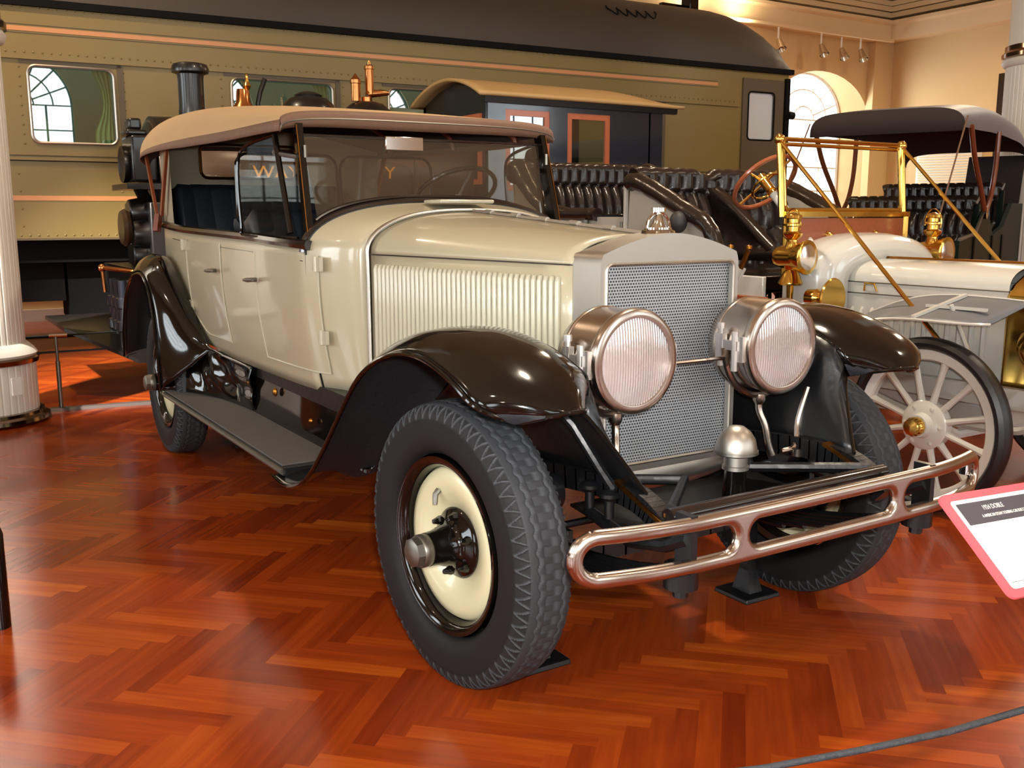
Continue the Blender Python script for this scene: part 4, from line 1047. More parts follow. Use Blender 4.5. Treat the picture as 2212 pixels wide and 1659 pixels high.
# ================================================================== RAILWAY COACH
TO = Vector((-7.7, -.95, 0)); TD = Vector((cos(1.519), sin(1.519), 0)); TN = Vector((-TD.y, TD.x, 0))    # TN points away from camera
def cw_(s, d, z): return tuple(TO + TD*s + TN*d + Vector((0, 0, z)))
coach = thing('railway_coach', 'long olive green railway coach with gold stripes and a grey-brown curved roof', 'railway coach', tuple(TO))
SE = 9.38   # right end
S0 = -6.5
CZ0, CZE = 1.18, 3.29
wins = [(.04, .77), (1.87, 2.92), (3.55, 4.60), (5.25, 5.9), (6.64, 7.21)]
wz0, wz1 = 2.06, 2.745
wl = [(-4.6, -3.8), (-2.2, -1.4)] + wins
ho = [rrect(b_-a, wz1-wz0, .07, 5, (a+b_)/2, (wz0+wz1)/2) for a, b_ in wl] + [rrect(.44, .60, .05, 5, 8.885, 2.69)]
m = holes([(S0, CZ0), (SE, CZ0), (SE, CZE), (S0, CZE)], ho, .04, lambda s, z, d: cw_(s, .02 + d, z))
m.add([cw_(SE, 0, CZ0), cw_(SE, 3.0, CZ0), cw_(SE, 3.0, CZE), cw_(SE, 0, CZE)], [(0, 1, 2, 3)])
m.add([cw_(S0, 3.0, CZ0), cw_(SE, 3.0, CZ0), cw_(SE, 3.0, CZE), cw_(S0, 3.0, CZE)], [(0, 1, 2, 3)])
side = m.obj('side_panel', M_OLIVE, coach)
# roof: half-ellipse section, rounded down at the right end
def roof(u, v):
    s = lerp(S0, SE+.04, u); a = pi*v; e = 1.0
    k = max(0, (s - (SE-.95))/.99); hgt = .93*sqrt(max(0, 1 - k**2.3*.9999)) if k > 0 else .93
    return cw_(s, 1.5 - 1.54*cos(a)*1.0, CZE + .02 + hgt*(sin(a)**.82))
us = [0, .3, .6] + [1 - .065 + .065*k/10 for k in range(11)]
m = MB(); m.grid(lambda u, v: roof(us[round(u*13)] if False else u, v), 90, 28); m.obj('roof', M_ROOF, coach, ang=80)
MB().prism([(-.05, CZE-.035), (.02, CZE-.035), (.02, CZE+.03), (-.05, CZE+.03)], lambda d, z, s: cw_(s, d, z), S0, SE+.05).obj('eave_moulding', M_DARK, coach)
def strip(z0, z1, s0, s1, mt, name, th=.006):
    return MB().prism([(-th, z0), (.001, z0), (.001, z1), (-th, z1)], lambda d, z, s: cw_(s, d, z), s0, s1).obj(name, mt, coach)
strip(3.042, 3.082, S0, 8.14, M_STRIPE, 'gold_stripe'); strip(1.535, 1.58, S0, SE-.3, M_STRIPE, 'gold_stripe')
for dz in (-.012, .062): strip(3.035+dz, 3.04+dz, S0, 8.14, M_OLIVD, 'pin_line'); 
strip(2.795, 2.835, S0, 8.5, M_OLIVE, 'letterboard_moulding', .03)
strip(1.945, 1.99, S0, 8.5, M_OLIVE, 'belt_moulding', .035); strip(1.90, 1.93, S0, 8.5, M_OLIVE, 'belt_moulding', .03); strip(1.893, 1.90, S0, 8.5, M_DARK, 'belt_shadow_line', .012)
strip(1.17, 1.19, S0, SE, M_OLIVD, 'sill_angle', .03)
rm = MB()
def rivet(s, z): 
    c = Vector(cw_(s, -.001, z)); rm.lathe([(.011, 0), (.009, .006), (0, .010)], c, -TN, 6)
s = S0 + 6
while s < 8.5:
    rivet(s, 2.86); rivet(s, 1.965); rivet(s, 1.915); rivet(s, 1.215); s += .075
    if int(s*13) % 1 == 0: rivet(s, 3.25)
for sv in [-.03, .86, 1.77, 3.04, 3.45, 4.72]:
    z = 2.05
    while z < 2.8: rivet(sv, z); z += .085
for sv in (0.0, .88, 3.1): 
    z = 1.3
    while z < 1.9: rivet(sv-.1, z); z += .16
rm.V = [tuple(v) for v in rm.V]
rv_ = rm.obj('rivets', M_OLIVE, coach); rv_['kind'] = 'stuff'; rv_['label'] = 'rows of small round rivet heads'
for i, (a, b_) in enumerate(wl):
    c = (a+b_)/2; w = b_-a
    f = MB(); f.tube([cw_(s_, -.012, z) for s_, z in rrect(w, wz1-wz0, .07, 5, c, (wz0+wz1)/2)], .014, 6, closed=True)
    fo = f.obj('window_frame', M_NICKM, coach)
    d = MB(); d.prism([(a-.07, wz1+.02), (b_+.07, wz1+.02), (b_+.07, wz1+.075), (a-.07, wz1+.075)], lambda s_, z, q: cw_(s_, q, z), -.012, 0); d.prism([(b_+.035, wz0-.07), (b_+.085, wz0-.07), (b_+.085, wz1+.07), (b_+.035, wz1+.07)], lambda s_, z, q: cw_(s_, q, z), -.012, 0)
    d.obj('window_surround', M_OLIVD, coach)
    P = [cw_(s_, .02, z) for s_, z in rrect(w, wz1-wz0, .07, 5, c, (wz0+wz1)/2)]
    MB().add(P, [tuple(range(len(P)))]).obj('window_pane', M_PLATEG, fo)
    q = MB()
    for e, sg in ((a, 1), (b_, -1)):
        q.grid(lambda u, v: cw_(e + sg*(.02 + .16*u*(1 - .55*sin(pi*min(1, v*1.25)))), .12 + .012*sin(u*22), lerp(wz1, wz0, v)), 24, 12)
    q.obj('window_curtain', M_CURTN, coach)
MB().add([cw_(S0, .6, 1.3), cw_(SE-1.0, .6, 1.3), cw_(SE-1.0, .6, 3.2), cw_(S0, .6, 3.2)], [(0, 1, 2, 3)]).obj('interior_partition', M_INT, coach)
area_light('coach_interior_fill', cw_(1.5, .34, 3.0), cw_(1.5, .36, 0), 9.0, 15, (.86, 1.0, .93), .2)  # added unseen strip light, brightens the view through the coach windows
# end door
d = holes([(8.56, 1.3), (9.28, 1.3), (9.28, 3.17), (8.56, 3.17)], [rrect(.44, .60, .05, 5, 8.885, 2.69)], .02, lambda s_, z, q: cw_(s_, -.012 + q, z)).obj('coach_door', M_OLIVD, coach)
P = [cw_(s_, .0, z) for s_, z in rrect(.44, .60, .05, 5, 8.885, 2.69)]; MB().add(P, [tuple(range(len(P)))]).obj('door_pane', M_FROST, d)
MB().tube([cw_(s_, -.022, z) for s_, z in rrect(.46, .62, .05, 5, 8.885, 2.69)], .012, 6, closed=True).obj('door_window_frame', M_DARK, d)
MB().box((0, 0, 0), (.001, .001, .001)) 
MB().prism([(9.31, 1.18), (9.38, 1.18), (9.38, 3.2), (9.31, 3.2)], lambda s_, z, q: cw_(s_, q, z), -.04, .0).obj('corner_post', M_DARK, coach)
MB().tube([cw_(9.34, -.06, 2.72), cw_(9.43, -.06, 2.72)], .05, 8).obj('corner_latch', M_DARK, coach)
# squiggle of wire on the roof
wp = []
for k in range(60):
    u = k/59; s_ = 6.50 + .80*u; v = .175 + .020*sin(u*34) + .008*sin(u*71)
    aa = pi*v; wp.append(Vector(cw_(s_ + .03*cos(u*34), 1.5 - 1.54*cos(aa), CZE + .035 + .93*(sin(aa)**.82))))
MB().tube(wp, .008, 5).obj('roof_wire', M_DARK, coach)
# undergear
m = MB()
m.prism([(.25, .95), (2.8, .95), (2.8, 1.18), (.25, 1.18)], lambda d, z, s_: cw_(s_, d, z), S0, SE); m.obj('underframe', M_DARK, coach)
for a, b_, z0 in ((-4.6, -3.6, .35), (-3.4, .25, .56), (.28, 3.2, .36), (3.4, 5.8, .35), (6.4, 8.9, .3)): MB().prism([(.5, z0), (1.3, z0), (1.3, .95), (.5, .95)], lambda d, z, s_: cw_(s_, d, z), a, b_).obj('underfloor_box', M_DARK, coach)
for c in (-3.6, 3.0):
    for q in (-.65, .65):
        o_ = Vector(cw_(c + q*1.2, .75, .46)); MB().lathe([(.0, -.04), (.44, -.04), (.46, -.02), (.46, .04), (.40, .05), (.37, .01), (.12, .02), (.10, .07), (0, .08)], o_, -TN, 36).obj('coach_wheel', M_DARK, coach)
m = MB(); m.tube([cw_(-.55, .4, .78), cw_(-.35, .4, .78)], .02, 6); m.obj('brake_fitting', M_STEEL, coach)
for d_ in (.85, 2.3):
    o = MB().prism([(d_-.035, 0), (d_+.035, 0), (d_+.035, .012), (d_-.035, .012)], lambda d, z, s_: cw_(s_, d, z), S0-2, SE+2).obj('rail', M_DARK); tag(o, 'steel rail let into the floor under the coach, ' + ('nearer one' if d_ < 1 else 'farther one'), 'rail')

# ================================================================== STEAM LOCOMOTIVE
LX = -6.2
loco = thing('steam_locomotive', 'small black steam locomotive with brass fittings and tan-roofed wooden cab', 'locomotive', (LX, 1.5, 0))
def lt(prof, y, x=LX, z=0, mt=M_LOCO, name='dome', n=36, par=loco): return MB().lathe(prof, (x, y, z), n=n).obj(name, mt, par)
bo = MB().lathe([(.0, -.22), (.39, -.22), (.42, -.18), (.42, .5), (.43, .5), (.43, .54), (.42, .54), (.42, 2.9), (0, 2.9)], (LX, 0, 1.78), (0, 1, 0), 48).obj('boiler', M_LOCOB, loco)
MB().lathe([(.0, -.26), (.30, -.26), (.36, -.23), (.425, -.20), (.43, .02), (.0, .02)], (LX, 0, 1.78), (0, 1, 0), 40).obj('smokebox', M_LOCO, loco)
for y in (.54, 1.28, 2.05): MB().lathe([(.424, -.02), (.431, -.015), (.431, .015), (.424, .02)], (LX, y, 1.78), (0, 1, 0), 40).obj('boiler_band', M_LOCOB, loco)
lt([(.13, 2.12), (.115, 2.2), (.105, 2.3), (.105, 2.52), (.11, 2.56), (.15, 2.575), (.155, 2.60), (.14, 2.64), (.11, 2.65), (.10, 2.60)], .16, name='smokestack')
bell = lt([(.095, 2.30), (.09, 2.325), (.062, 2.36), (.055, 2.45), (.05, 2.47), (.0, 2.475)], .60, mt=M_COPPER, name='bell')
lt([(.0, 2.47), (.02, 2.47), (.035, 2.50), (.02, 2.53), (.013, 2.55), (.013, 2.585), (.018, 2.60), (0, 2.61)], .64, mt=M_BRASS, name='bell_finial', par=bell)
MB().tube([(LX, .74, 2.2), (LX, .73, 2.36), (LX, .755, 2.46), (LX, .80, 2.57)], .022, 8).obj('bell_yoke', M_LOCO, bell)
lt([(.26, 2.1), (.25, 2.25), (.245, 2.32), (.22, 2.38), (.17, 2.425), (.12, 2.44), (.125, 2.455), (.09, 2.475), (.03, 2.49), (0, 2.49)], 1.19, name='sand_dome')
d2_ = lt([(.26, 2.1), (.25, 2.22), (.245, 2.29), (.21, 2.36), (.15, 2.41), (.08, 2.43), (0, 2.435)], 1.76, name='steam_dome')
MB().lathe([(.05, 2.43), (.05, 2.47), (.035, 2.475), (0, 2.475)], (LX, 1.76, 0), n=20).lathe([(.045, 2.43), (.045, 2.585), (.05, 2.59), (.05, 2.62), (.03, 2.64), (.01, 2.67), (0, 2.68)], (LX, 1.65, 0), n=20).lathe([(.04, 2.5), (.04, 2.72), (.046, 2.725), (.046, 2.75), (.02, 2.765), (.01, 2.80), (0, 2.805)], (LX, 1.79, 0), n=20).tube([(LX, 1.76, 2.50), (LX, 1.92, 2.52), (LX, 1.98, 2.52)], [.04, .03, .02], 10).obj('safety_valve', M_COPPER, d2_)
# headlamp box on its bracket
hb_ = MB(); hb_.box((LX+.02, -.43, 1.66), (LX+.40, -.24, 2.02)); hb_.box((LX+.10, -.45, 2.02), (LX+.34, -.29, 2.07)); hb_.box((LX+.13, -.42, 2.07), (LX+.30, -.32, 2.16))
hl = hb_.obj('headlight_box', M_LOCO, loco, bevel=.02)
MB().lathe([(.0, -.0), (.11, .02), (.135, .03), (.145, .035), (.145, .0), (.13, -.02), (.0, -.02)], (LX+.2, -.44, 1.80), (0, -1, 0), 32).obj('headlight_rim', M_LOCO, hl)
MB().box((LX-.12, -.50, 1.60), (LX+.50, -.16, 1.645)).obj('headlight_shelf', M_LOCO, hl)
MB().tube([(LX+.2, -.35, 1.62), (LX+.14, -.28, 1.48), (LX+.05, -.18, 1.40)], .05, 8).obj('shelf_bracket', M_LOCO, hl)
m = MB(); m.lathe([(.0, -.03), (.13, -.03), (.15, .0), (.13, .03), (0, .03)], (LX+.30, -.50, 1.30), (0, 1, .0), 24); m.obj('valve_wheel', M_LOCOB, loco)
m = MB()
for q, z in ((.25, 1.42), (.35, 1.25), (.3, 1.08)): m.lathe([(.0, -.1), (.1, -.1), (.12, 0), (.1, .12), (0, .12)], (LX+q, -.36, z), (0, 1, 0), 16)
m.box((LX-.5, -.34, .9), (LX+.5, .0, 1.5)); m.obj('front_pump', M_LOCO, loco, bevel=.01)
m = MB(); m.box((LX-.75, -.50, .78), (LX+.75, .1, .98)); m.obj('buffer_beam', M_LOCO, loco)
m = MB(); m.add([(LX-.72, -1.02, .535), (LX+.40, -1.02, .535), (LX+.80, -.56, .30), (LX+.80, .4, .30), (LX-.72, .4, .535), (LX-.72, -1.02, .505), (LX+.40, -1.02, .505), (LX+.80, -.56, .27), (LX+.80, .4, .27), (LX-.72, .4, .505)], [(0,1,2,3,4), (9,8,7,6,5), (0,1,6,5), (1,2,7,6), (2,3,8,7)]); m.obj('step_board', M_LOCO, loco)
for q in (.30, .48, .64):
    MB().lathe([(.035, .36), (.035, .50), (.05, .51), (.05, .58), (.035, .59), (.035, .68), (.05, .69), (.05, .76), (.035, .77), (.035, .90)], (LX+q, -.62, 0), n=14).obj('step_post', M_CABB, loco)
m = MB(); m.tube([(LX+.40, -.70, .80), (LX+.40, -.71, .985)], .016, 8); m.tube([(LX+.40, -.71, .99), (LX+.62, -.40, .95), (LX+.62, .3, .92)], .018, 8); m.ball((LX+.40, -.71, .99), .032); m.obj('handrail', M_COPPER, loco)
m = MB(); m.tube([(LX+.45, -.60, .88), (LX+.45, -.44, .88)], .01, 6); m.tube([(LX+.45, -.60, .84), (LX+.45, -.44, .84)], .01, 6); m.obj('grab_iron', M_CHROME, loco)
m = MB(); m.box((LX-.7, .0, .9), (LX+.7, 2.7, 1.2)); m.box((LX+.45, .2, 1.25), (LX+.72, 2.7, 1.30)); m.obj('loco_frame', M_DARK, loco)
for y in (.3, 1.6, 2.9): MB().lathe([(.0, -.04), (.5, -.04), (.54, -.02), (.54, .04), (.46, .05), (.43, .01), (.12, .02), (0, .06)], (LX+.55, y, .54), (1, 0, 0), 36).obj('driving_wheel', M_DARK, loco)
for body_, yc, z in (('WAY', .725, 1.747), ('Y', 1.775, 1.765)):
    def wf(x, y, zz, yc=yc, z0=z): a = math.asin(max(-1, min(1, (z0 + y - 1.78)/.44))); return (LX + .434*cos(a) + zz, yc + x, 1.78 + .434*sin(a))
    text(body_, .155, wf, ext=.004, sx=1.15).obj('gold_lettering', M_GOLD, loco)
# cab
CXn, CXf, CY0, CY1, CZr = -5.55, -6.85, 2.68, 4.62, 2.48
cab = holes([(CY0, 1.15), (CY1, 1.15), (CY1, CZr), (CY0, CZr)], [[(2.87, 1.62), (3.37, 1.62), (3.37, 2.37), (2.87, 2.37)], [(3.58, 1.62), (4.10, 1.62), (4.10, 2.37), (3.58, 2.37)]], .05, lambda u, z, d: (CXn - .025 + d, u, z)).obj('cab_side', M_CABB, loco)
for a, b_ in ((2.87, 3.37), (3.58, 4.10)):
    P = [(a, 1.62), (b_, 1.62), (b_, 2.37), (a, 2.37)]
    f = holes(P, [[(a+.055, 1.675), (b_-.055, 1.675), (b_-.055, 2.315), (a+.055, 2.315)]], .03, lambda u, z, d: (CXn - .02 + d, u, z)).obj('cab_window_frame', M_ORANGE, cab)
    MB().add([(CXn-.02, u, z) for u, z in P], [(0, 1, 2, 3)]).obj('window_pane', M_PLATEG, f)
text('S', .17, lambda x, y, z: (CXn + .012 + z, 3.475 + x, 1.79 + y), ext=.003).obj('gold_lettering', M_GOLD, loco)  # gold S stands in for a reflection in the far wing glass
# front wall with an orange framed window
fwl = holes([(CXf, 1.15), (CXn-.05, 1.15), (CXn-.05, CZr), (-5.9, CZr+.12), (LX, CZr+.17), (-6.5, CZr+.12), (CXf, CZr)], [[(-6.02, 1.68), (-5.66, 1.68), (-5.66, 2.33), (-6.02, 2.33)]], .04, lambda u, z, d: (u, CY0 + .02 + d, z)).obj('cab_front', M_LOCO, loco)
f = holes([(-6.02, 1.68), (-5.66, 1.68), (-5.66, 2.33), (-6.02, 2.33)], [[(-5.97, 1.73), (-5.71, 1.73), (-5.71, 2.28), (-5.97, 2.28)]], .03, lambda u, z, d: (u, CY0 - .01 + d, z)).obj('cab_window_frame', M_ORANGE, fwl)
MB().box((CXf, CY0, 1.15), (CXf+.05, CY1, CZr)).obj('cab_side', M_CABB, loco)
MB().box((CXf, CY0, 1.1), (CXn, CY1, 1.16)).obj('cab_floor', M_LOCO, loco)
def croof(u, v):
    yy = lerp(CY0-.12, 5.02, u); k = max(0, (u-.70)/.30); a = lerp(-1, 1, v)
    hh = .19*(1 - .75*k**2); return (LX + .72*a, yy, CZr + .02 + hh*(1-abs(a)**2.0) - .0*k)
MB().grid(croof, 24, 24).obj('cab_roof', M_CABR, loco, solid=.03, ang=80)
MB().prism([(CXn-.02, CZr-.06), (CXn+.03, CZr-.06), (CXn+.04, CZr), (CXn-.02, CZr)], lambda x, z, y: (x, y, z), CY0-.05, 4.95).obj('cab_cornice', M_LOCO, loco)
MB().box((CXf, 4.9, .9), (CXn, 6.3, 1.25)).obj('tender', M_LOCO, loco)
MB().box((CXn-.1, CY1-.02, 1.15), (CXn-.0, CY1+.16, CZr-.06)).obj('cab_post', M_CABB, loco)

# ================================================================== WHITE BRASS-ERA TOURING CAR
WC = 2.62
wcar = thing('antique_touring_car', 'ivory brass-era touring car with black tufted seats, wooden dash and spoked wheels', 'car', (-2.0, WC, 0))
def spoke_wheel_protos():
    R = .415; P = {}
    fel = MB().lathe([(.315, -.022), (.355, -.026), (.362, -.02), (.362, .02), (.355, .026), (.315, .022), (.308, .014), (.308, -.014)], (0, 0, 0), (0, -1, 0), 64, closed=True)
    P['felloe'] = fel.mesh('wheel', M_WHITEC)
    P['tyre'] = MB().lathe([(.36, -.03), (.372, -.044), (.390, -.046), (.408, -.034), (.415, -.012), (.4155, .0), (.415, .012), (.408, .034), (.390, .046), (.372, .044), (.36, .03)], (0, 0, 0), (0, -1, 0), 72, closed=True).mesh('tyre', M_WTYRE)
    P['spokes'] = []
    for k in range(12):
        a = 2*pi*(k + .5)/12; c, s = cos(a), sin(a)
        P['spokes'].append(MB().tube([(r*c, yy, r*s) for r, yy in ((.09, 0), (.13, 0), (.20, 0), (.28, 0), (.318, 0))], [.022, .017, .0145, .016, .021], 8).mesh('spoke', M_WHITEC))
    P['hub'] = MB().lathe([(.0, -.06), (.115, -.03), (.118, .018), (.10, .03), (.062, .034), (.055, .06), (.052, .07), (0, .07)], (0, 0, 0), (0, -1, 0), 36).mesh('hub', M_WHITEC)
    hb = MB()
    for k in range(6): a = 2*pi*k/6; hb.lathe([(.012, .015), (.012, .032), (0, .036)], (.092*cos(a), 0, .092*sin(a)), (0, -1, 0), 8)
    P['hub_bolts'] = hb.mesh('hub_bolts', M_WHITEC)
    P['cap'] = MB().lathe([(.0, .06), (.046, .065), (.046, .10), (.038, .118), (.0, .122)], (0, 0, 0), (0, -1, 0), 12).mesh('hub_cap', M_BRASS)
    return P
SW = spoke_wheel_protos()
def spoked(x, y, side, par, off):
    w = put(SW['felloe'], 'wheel', par, (x-off[0], y-off[1], .415), 0 if side < 0 else pi)
    put(SW['tyre'], 'tyre', w); put(SW['hub'], 'hub', w); put(SW['cap'], 'hub_cap', w)
    for me in SW['spokes']: put(me, 'spoke', w)
    for k in range(6):
        pass
    put(SW['hub_bolts'], 'hub_bolt_ring', w)
for x in (-.33, -3.75):
    for s in (-1, 1): spoked(x, WC + s*.64, s, wcar, (-2.0, WC))
# body side panels
def side_poly(s, pts, name, m_, th=.03, y=.62):
    return MB().prism(pts, lambda x, z, d: (x, WC + s*(y - d), z), 0, th).obj(name, m_, wcar, bevel=.006)
for s in (-1, 1):
    side_poly(s, [(-4.0, .62), (-2.66, .62), (-2.66, 1.385), (-3.0, 1.385), (-3.30, 1.40), (-3.55, 1.50), (-3.80, 1.66), (-4.02, 1.70)], 'tonneau_side', M_GREYC)
    side_poly(s, [(-2.64, .95), (-1.62, .95), (-1.70, 1.10), (-1.86, 1.30), (-2.10, 1.44), (-2.35, 1.55), (-2.60, 1.58)], 'seat_side', M_GREYC, y=.625)
    side_poly(s, [(-4.0, .93), (-1.40, .93), (-1.40, 1.055), (-4.0, 1.055)], 'body_sill', M_WHITEC, y=.64)
    side_poly(s, [(-1.95, .80), (-1.36, .80), (-1.36, .945), (-1.95, .945)], 'wooden_step_panel', M_WOOD, y=.66)
    MB().tube([(-2.63, WC + s*.63, .95), (-2.63, WC + s*.63, 1.58)], .018, 8).obj('pillar', M_GREYC, wcar)
    MB().tube([(-2.66, WC + s*.635, 1.0), (-2.66, WC + s*.64, 1.35)], .010, 8).tube([(-3.05, WC+s*.645, 1.20), (-3.05, WC+s*.645, 1.36)], .02, 8).obj('door_strip', M_STEEL, wcar)
MB().box((-4.0, WC-.6, .60), (-1.36, WC+.6, .66)).obj('floor_pan', M_DARK, wcar)
MB().box((-4.05, WC-.6, .62), (-4.0, WC+.6, 1.66)).obj('rear_panel', M_GREYC, wcar)
# tufted benches
def tufted(x0, zb, zt, w, lean, name, cols, yc=WC, par=None, dip=0):
    def f(u, v):
        y = lerp(-w, w, u); c = u*cols
        row = v*2.4; k = int(row); ph = .5 if k % 2 else 0
        rib = abs(sin(pi*(c + ph))); vert = abs(sin(pi*min(1, (row % 1))))
        bulge = .058*(rib**.6)*(.55 + .45*vert) + (.03 if row > 2 else 0)
        z = lerp(zb, zt, v) + (.02*abs(sin(pi*c)) if v > .92 else 0) - dip*max(0, 1 - abs(abs(2*u-1) - .0)*6)*v
        ends = .10*abs(2*u-1)**8
        return (x0 - lean*v + bulge + ends, yc + y, z)
    m = MB(); m.grid(f, cols*8, 40); o = m.obj(name, M_TUFT, par or wcar, ang=75)
    MB().tube([(x0 - lean - .03, yc + lerp(-w, w, k/cols/3), zt + .012*abs(sin(pi*k/3)) - dip*max(0, 1 - abs(2*k/cols/3-1)*6)) for k in range(cols*3+1)], .055, 10).obj('backrest_roll', M_TUFT, o)
    MB().grid(lambda u, v: (x0 - lean*v - .07 , yc + lerp(-w, w, u), lerp(zb-.1, zt, v)), 4, 4).obj('seat_back_shell', M_GREYC, o, solid=.02)
    MB().box((x0-.02, yc-w, zb-.16), (x0+.50, yc+w, zb-.0)).obj('seat_cushion', M_TUFT, o, bevel=.05)
    return o
rear = tufted(-3.86, 1.08, 1.74, .60, .16, 'rear_bench', 13)
front = tufted(-2.42, 1.06, 1.64, .60, .14, 'front_bench', 11, dip=.05)
for s in (-1, 1):
    y = WC + s*.62
    P = spline([(-4.02, y, 1.70), (-3.92, y + s*.01, 1.73), (-3.78, y + s*.02, 1.60), (-3.58, y + s*.02, 1.46), (-3.32, y + s*.01, 1.405), (-3.05, y, 1.40), (-2.95, y, 1.395)], 30)
    MB().tube(P, [lerp(.085, .04, min(1, k/22)) + .006*abs(sin(k*.9)) for k in range(31)], 12).obj('armrest_roll', M_TUFT, rear)
    MB().box((-2.98, min(y, y-s*.08), 1.375), (-2.66, max(y, y-s*.08), 1.40)).obj('tonneau_rail', M_BLACK, wcar, bevel=.006)
    P = spline([(-2.60, y, 1.60), (-2.50, y + s*.01, 1.60), (-2.30, y + s*.02, 1.53), (-2.05, y + s*.02, 1.42), (-1.88, y + s*.01, 1.34), (-1.80, y, 1.22), (-1.80, y, 1.10)], 30)
    MB().tube(P, [lerp(.055, .045, min(1, k/22)) + .006*abs(sin(k*.9)) for k in range(31)], 12).obj('armrest_roll', M_TUFT, front)
MB().grid(lambda u, v: (-2.52 + .62*u, WC + .02 + .05*sin(pi*v), lerp(1.10, 1.60 - .42*u**1.3, v)), 16, 12).obj('centre_divider', M_TUFT, front, solid=.07)
MB().box((-2.42, WC-.60, .95), (-1.62, WC+.60, 1.04)).obj('seat_base', M_BELT, wcar, bevel=.01)
bh = MB().ball((-2.04, WC-.70, 1.35), .058, 20, (1, .9, 1.15)).obj('horn_bulb', M_RUBW, wcar)
MB().tube([(-2.04, WC-.70, 1.29), (-1.98, WC-.70, 1.10)], .006, 6).obj('horn_tube', M_BRASS, bh)
# levers
for k, (xa, xb) in enumerate(((-1.72, -1.60), (-1.60, -1.46))):
    m = MB(); m.tube([(xa, 1.90, .93), (xb-.03, 1.90, 1.10)], .018, 8); m.tube([(xa+.035, 1.90, .93), (xb, 1.90, 1.10)], .008, 6); l = m.obj('brake_lever', M_WHITEC, wcar)
    MB().tube([(xb-.03, 1.90, 1.10), (xb+.02, 1.90, 1.20)], .014, 8).lathe([(.0, 0), (.018, .004), (.018, .02), (.0, .026)], (xb+.025, 1.90, 1.205), (0, 0, 1), 12).obj('lever_grip', M_BRASSD, l)
# steering wheel and column
C = Vector((-1.72, 2.30, 1.58)); nn = Vector((-.72, 0, .69)).normalized(); uu = Vector((0, 1, 0)); vv = nn.cross(uu)
sw = MB().tube([C + (uu*cos(a) + vv*sin(a))*.20 for a in [2*pi*k/40 for k in range(40)]], .014, 8, closed=True).obj('steering_wheel', M_WOOD, wcar)
m = MB()
for a in (.4, 1.97, 3.5, 5.1): m.tube([C, C + (uu*cos(a) + vv*sin(a))*.195], .008, 6)
m.tube([C + nn*.05, C - nn*.10], .03, 10); m.tube([C - nn*.03 + (uu*cos(a) + vv*sin(a))*.10 for a in [2*pi*k/24 for k in range(24)]], .008, 6, closed=True); m.obj('wheel_spider', M_BRASS, sw)
MB().tube([C - nn*.08, C - nn*.62], .025, 10).obj('steering_column', M_WHITEC, sw)
# dash, windscreen
dash = MB().box((-1.40, WC-.50, 1.0), (-1.36, WC+.50, 1.375)).obj('wooden_dash', M_WOOD, wcar, bevel=.006)
m = MB()
for y in (2.10, 3.13):
    m.tube([(-1.36, y, 1.05), (-1.36, y, 1.38)], .018, 8)
m.bar((-1.37, WC-.53, 1.395), (-1.37, WC+.53, 1.395), .05, .030)
for y in (2.44, 2.85): m.lathe([(.022, 0), (.018, .02), (.006, .04), (0, .045)], (-1.36, y, 1.28), (1, 0, 0), 10)
m.obj('dash_rail', M_BRASS, dash)
for y in (WC-.535, WC+.51): MB().tube([(-1.38, y, 1.38), (-1.40, y, 1.60), (-1.42, y, 1.80)], .019, 10).ball((-1.42, y, 1.80), .03).obj('windscreen_post', M_BRASS, wcar)
m = MB(); fr = [(-1.38 - .10*(z-1.4), y, z) for y, z in rrect(1.00, .385, .03, 4, WC-.012, 1.61)]
m.tube(fr, .013, 8, closed=True); wf_ = m.obj('windscreen_frame', M_BRASS, wcar)
MB().tube([(-1.425, WC-.53, 1.775), (-1.425, WC+.51, 1.775)], .010, 8).obj('windscreen_top_rail', M_BRASS, wf_)
MB().add(fr, [tuple(range(len(fr)))]).obj('windscreen_glass', M_GLASS, wf_)
for y in (WC-.535, WC+.51):
    e = Vector((-.32, y + (.03 if y < WC else -.02), .74)); MB().tube([(-1.41, y, 1.785), e], .011, 8).obj('windscreen_strut', M_BRASS, wcar)
# cowl hump (large rounded scuttle) and hood
def hump(u, v):
    a = pi*(1-v); T = [(-1.36, .525, .250), (-1.30, .545, .262), (-1.22, .545, .262), (-1.14, .52, .25), (-1.09, .46, .215), (-1.07, .38, .165), (-1.10, .30, .10)]
    k = min(len(T)-1.001, u*(len(T)-1)); i = int(k); f = k-i
    x = lerp(T[i][0], T[i+1][0], f); w = lerp(T[i][1], T[i+1][1], f); h = lerp(T[i][2], T[i+1][2], f)
    base = 1.03
    if v < .15: return (x, WC - w*1.0, lerp(.70, base, v/.15))
    if v > .85: return (x, WC + w*1.0, lerp(base, .70, (v-.85)/.15))
    a = pi*(1-(v-.15)/.70); c = cos(a); return (x, WC + w*(abs(c)**.85)*(1 if c > 0 else -1), base + h*(sin(a)**.8))
MB().grid(hump, 18, 50).obj('cowl', M_WHITEC, wcar, ang=85)
hx0, hx1 = -1.22, -.19
def hood_prof(n=20):
    out = [(-.285, .56), (-.285, .80), (-.285, 1.02)]
    for k in range(n+1):
        a = pi*(1-k/n); c = cos(a); out.append((.285*(abs(c)**.75)*(1 if c > 0 else -1), 1.035 + .118*(sin(a)**.75)))
    return out + [(.285, 1.02), (.285, .80), (.285, .56)]
hp = hood_prof()
hd_ = MB().grid(lambda u, v: (lerp(hx0, hx1, v), WC + hp[round(u*(len(hp)-1))][0], hp[round(u*(len(hp)-1))][1]), len(hp)-1, 6).obj('hood', M_WHITEC, wcar, ang=50)
MB().tube([(hx0, WC, 1.157), (hx1, WC, 1.157)], .008, 6).obj('hood_hinge', M_BRASSD, hd_)
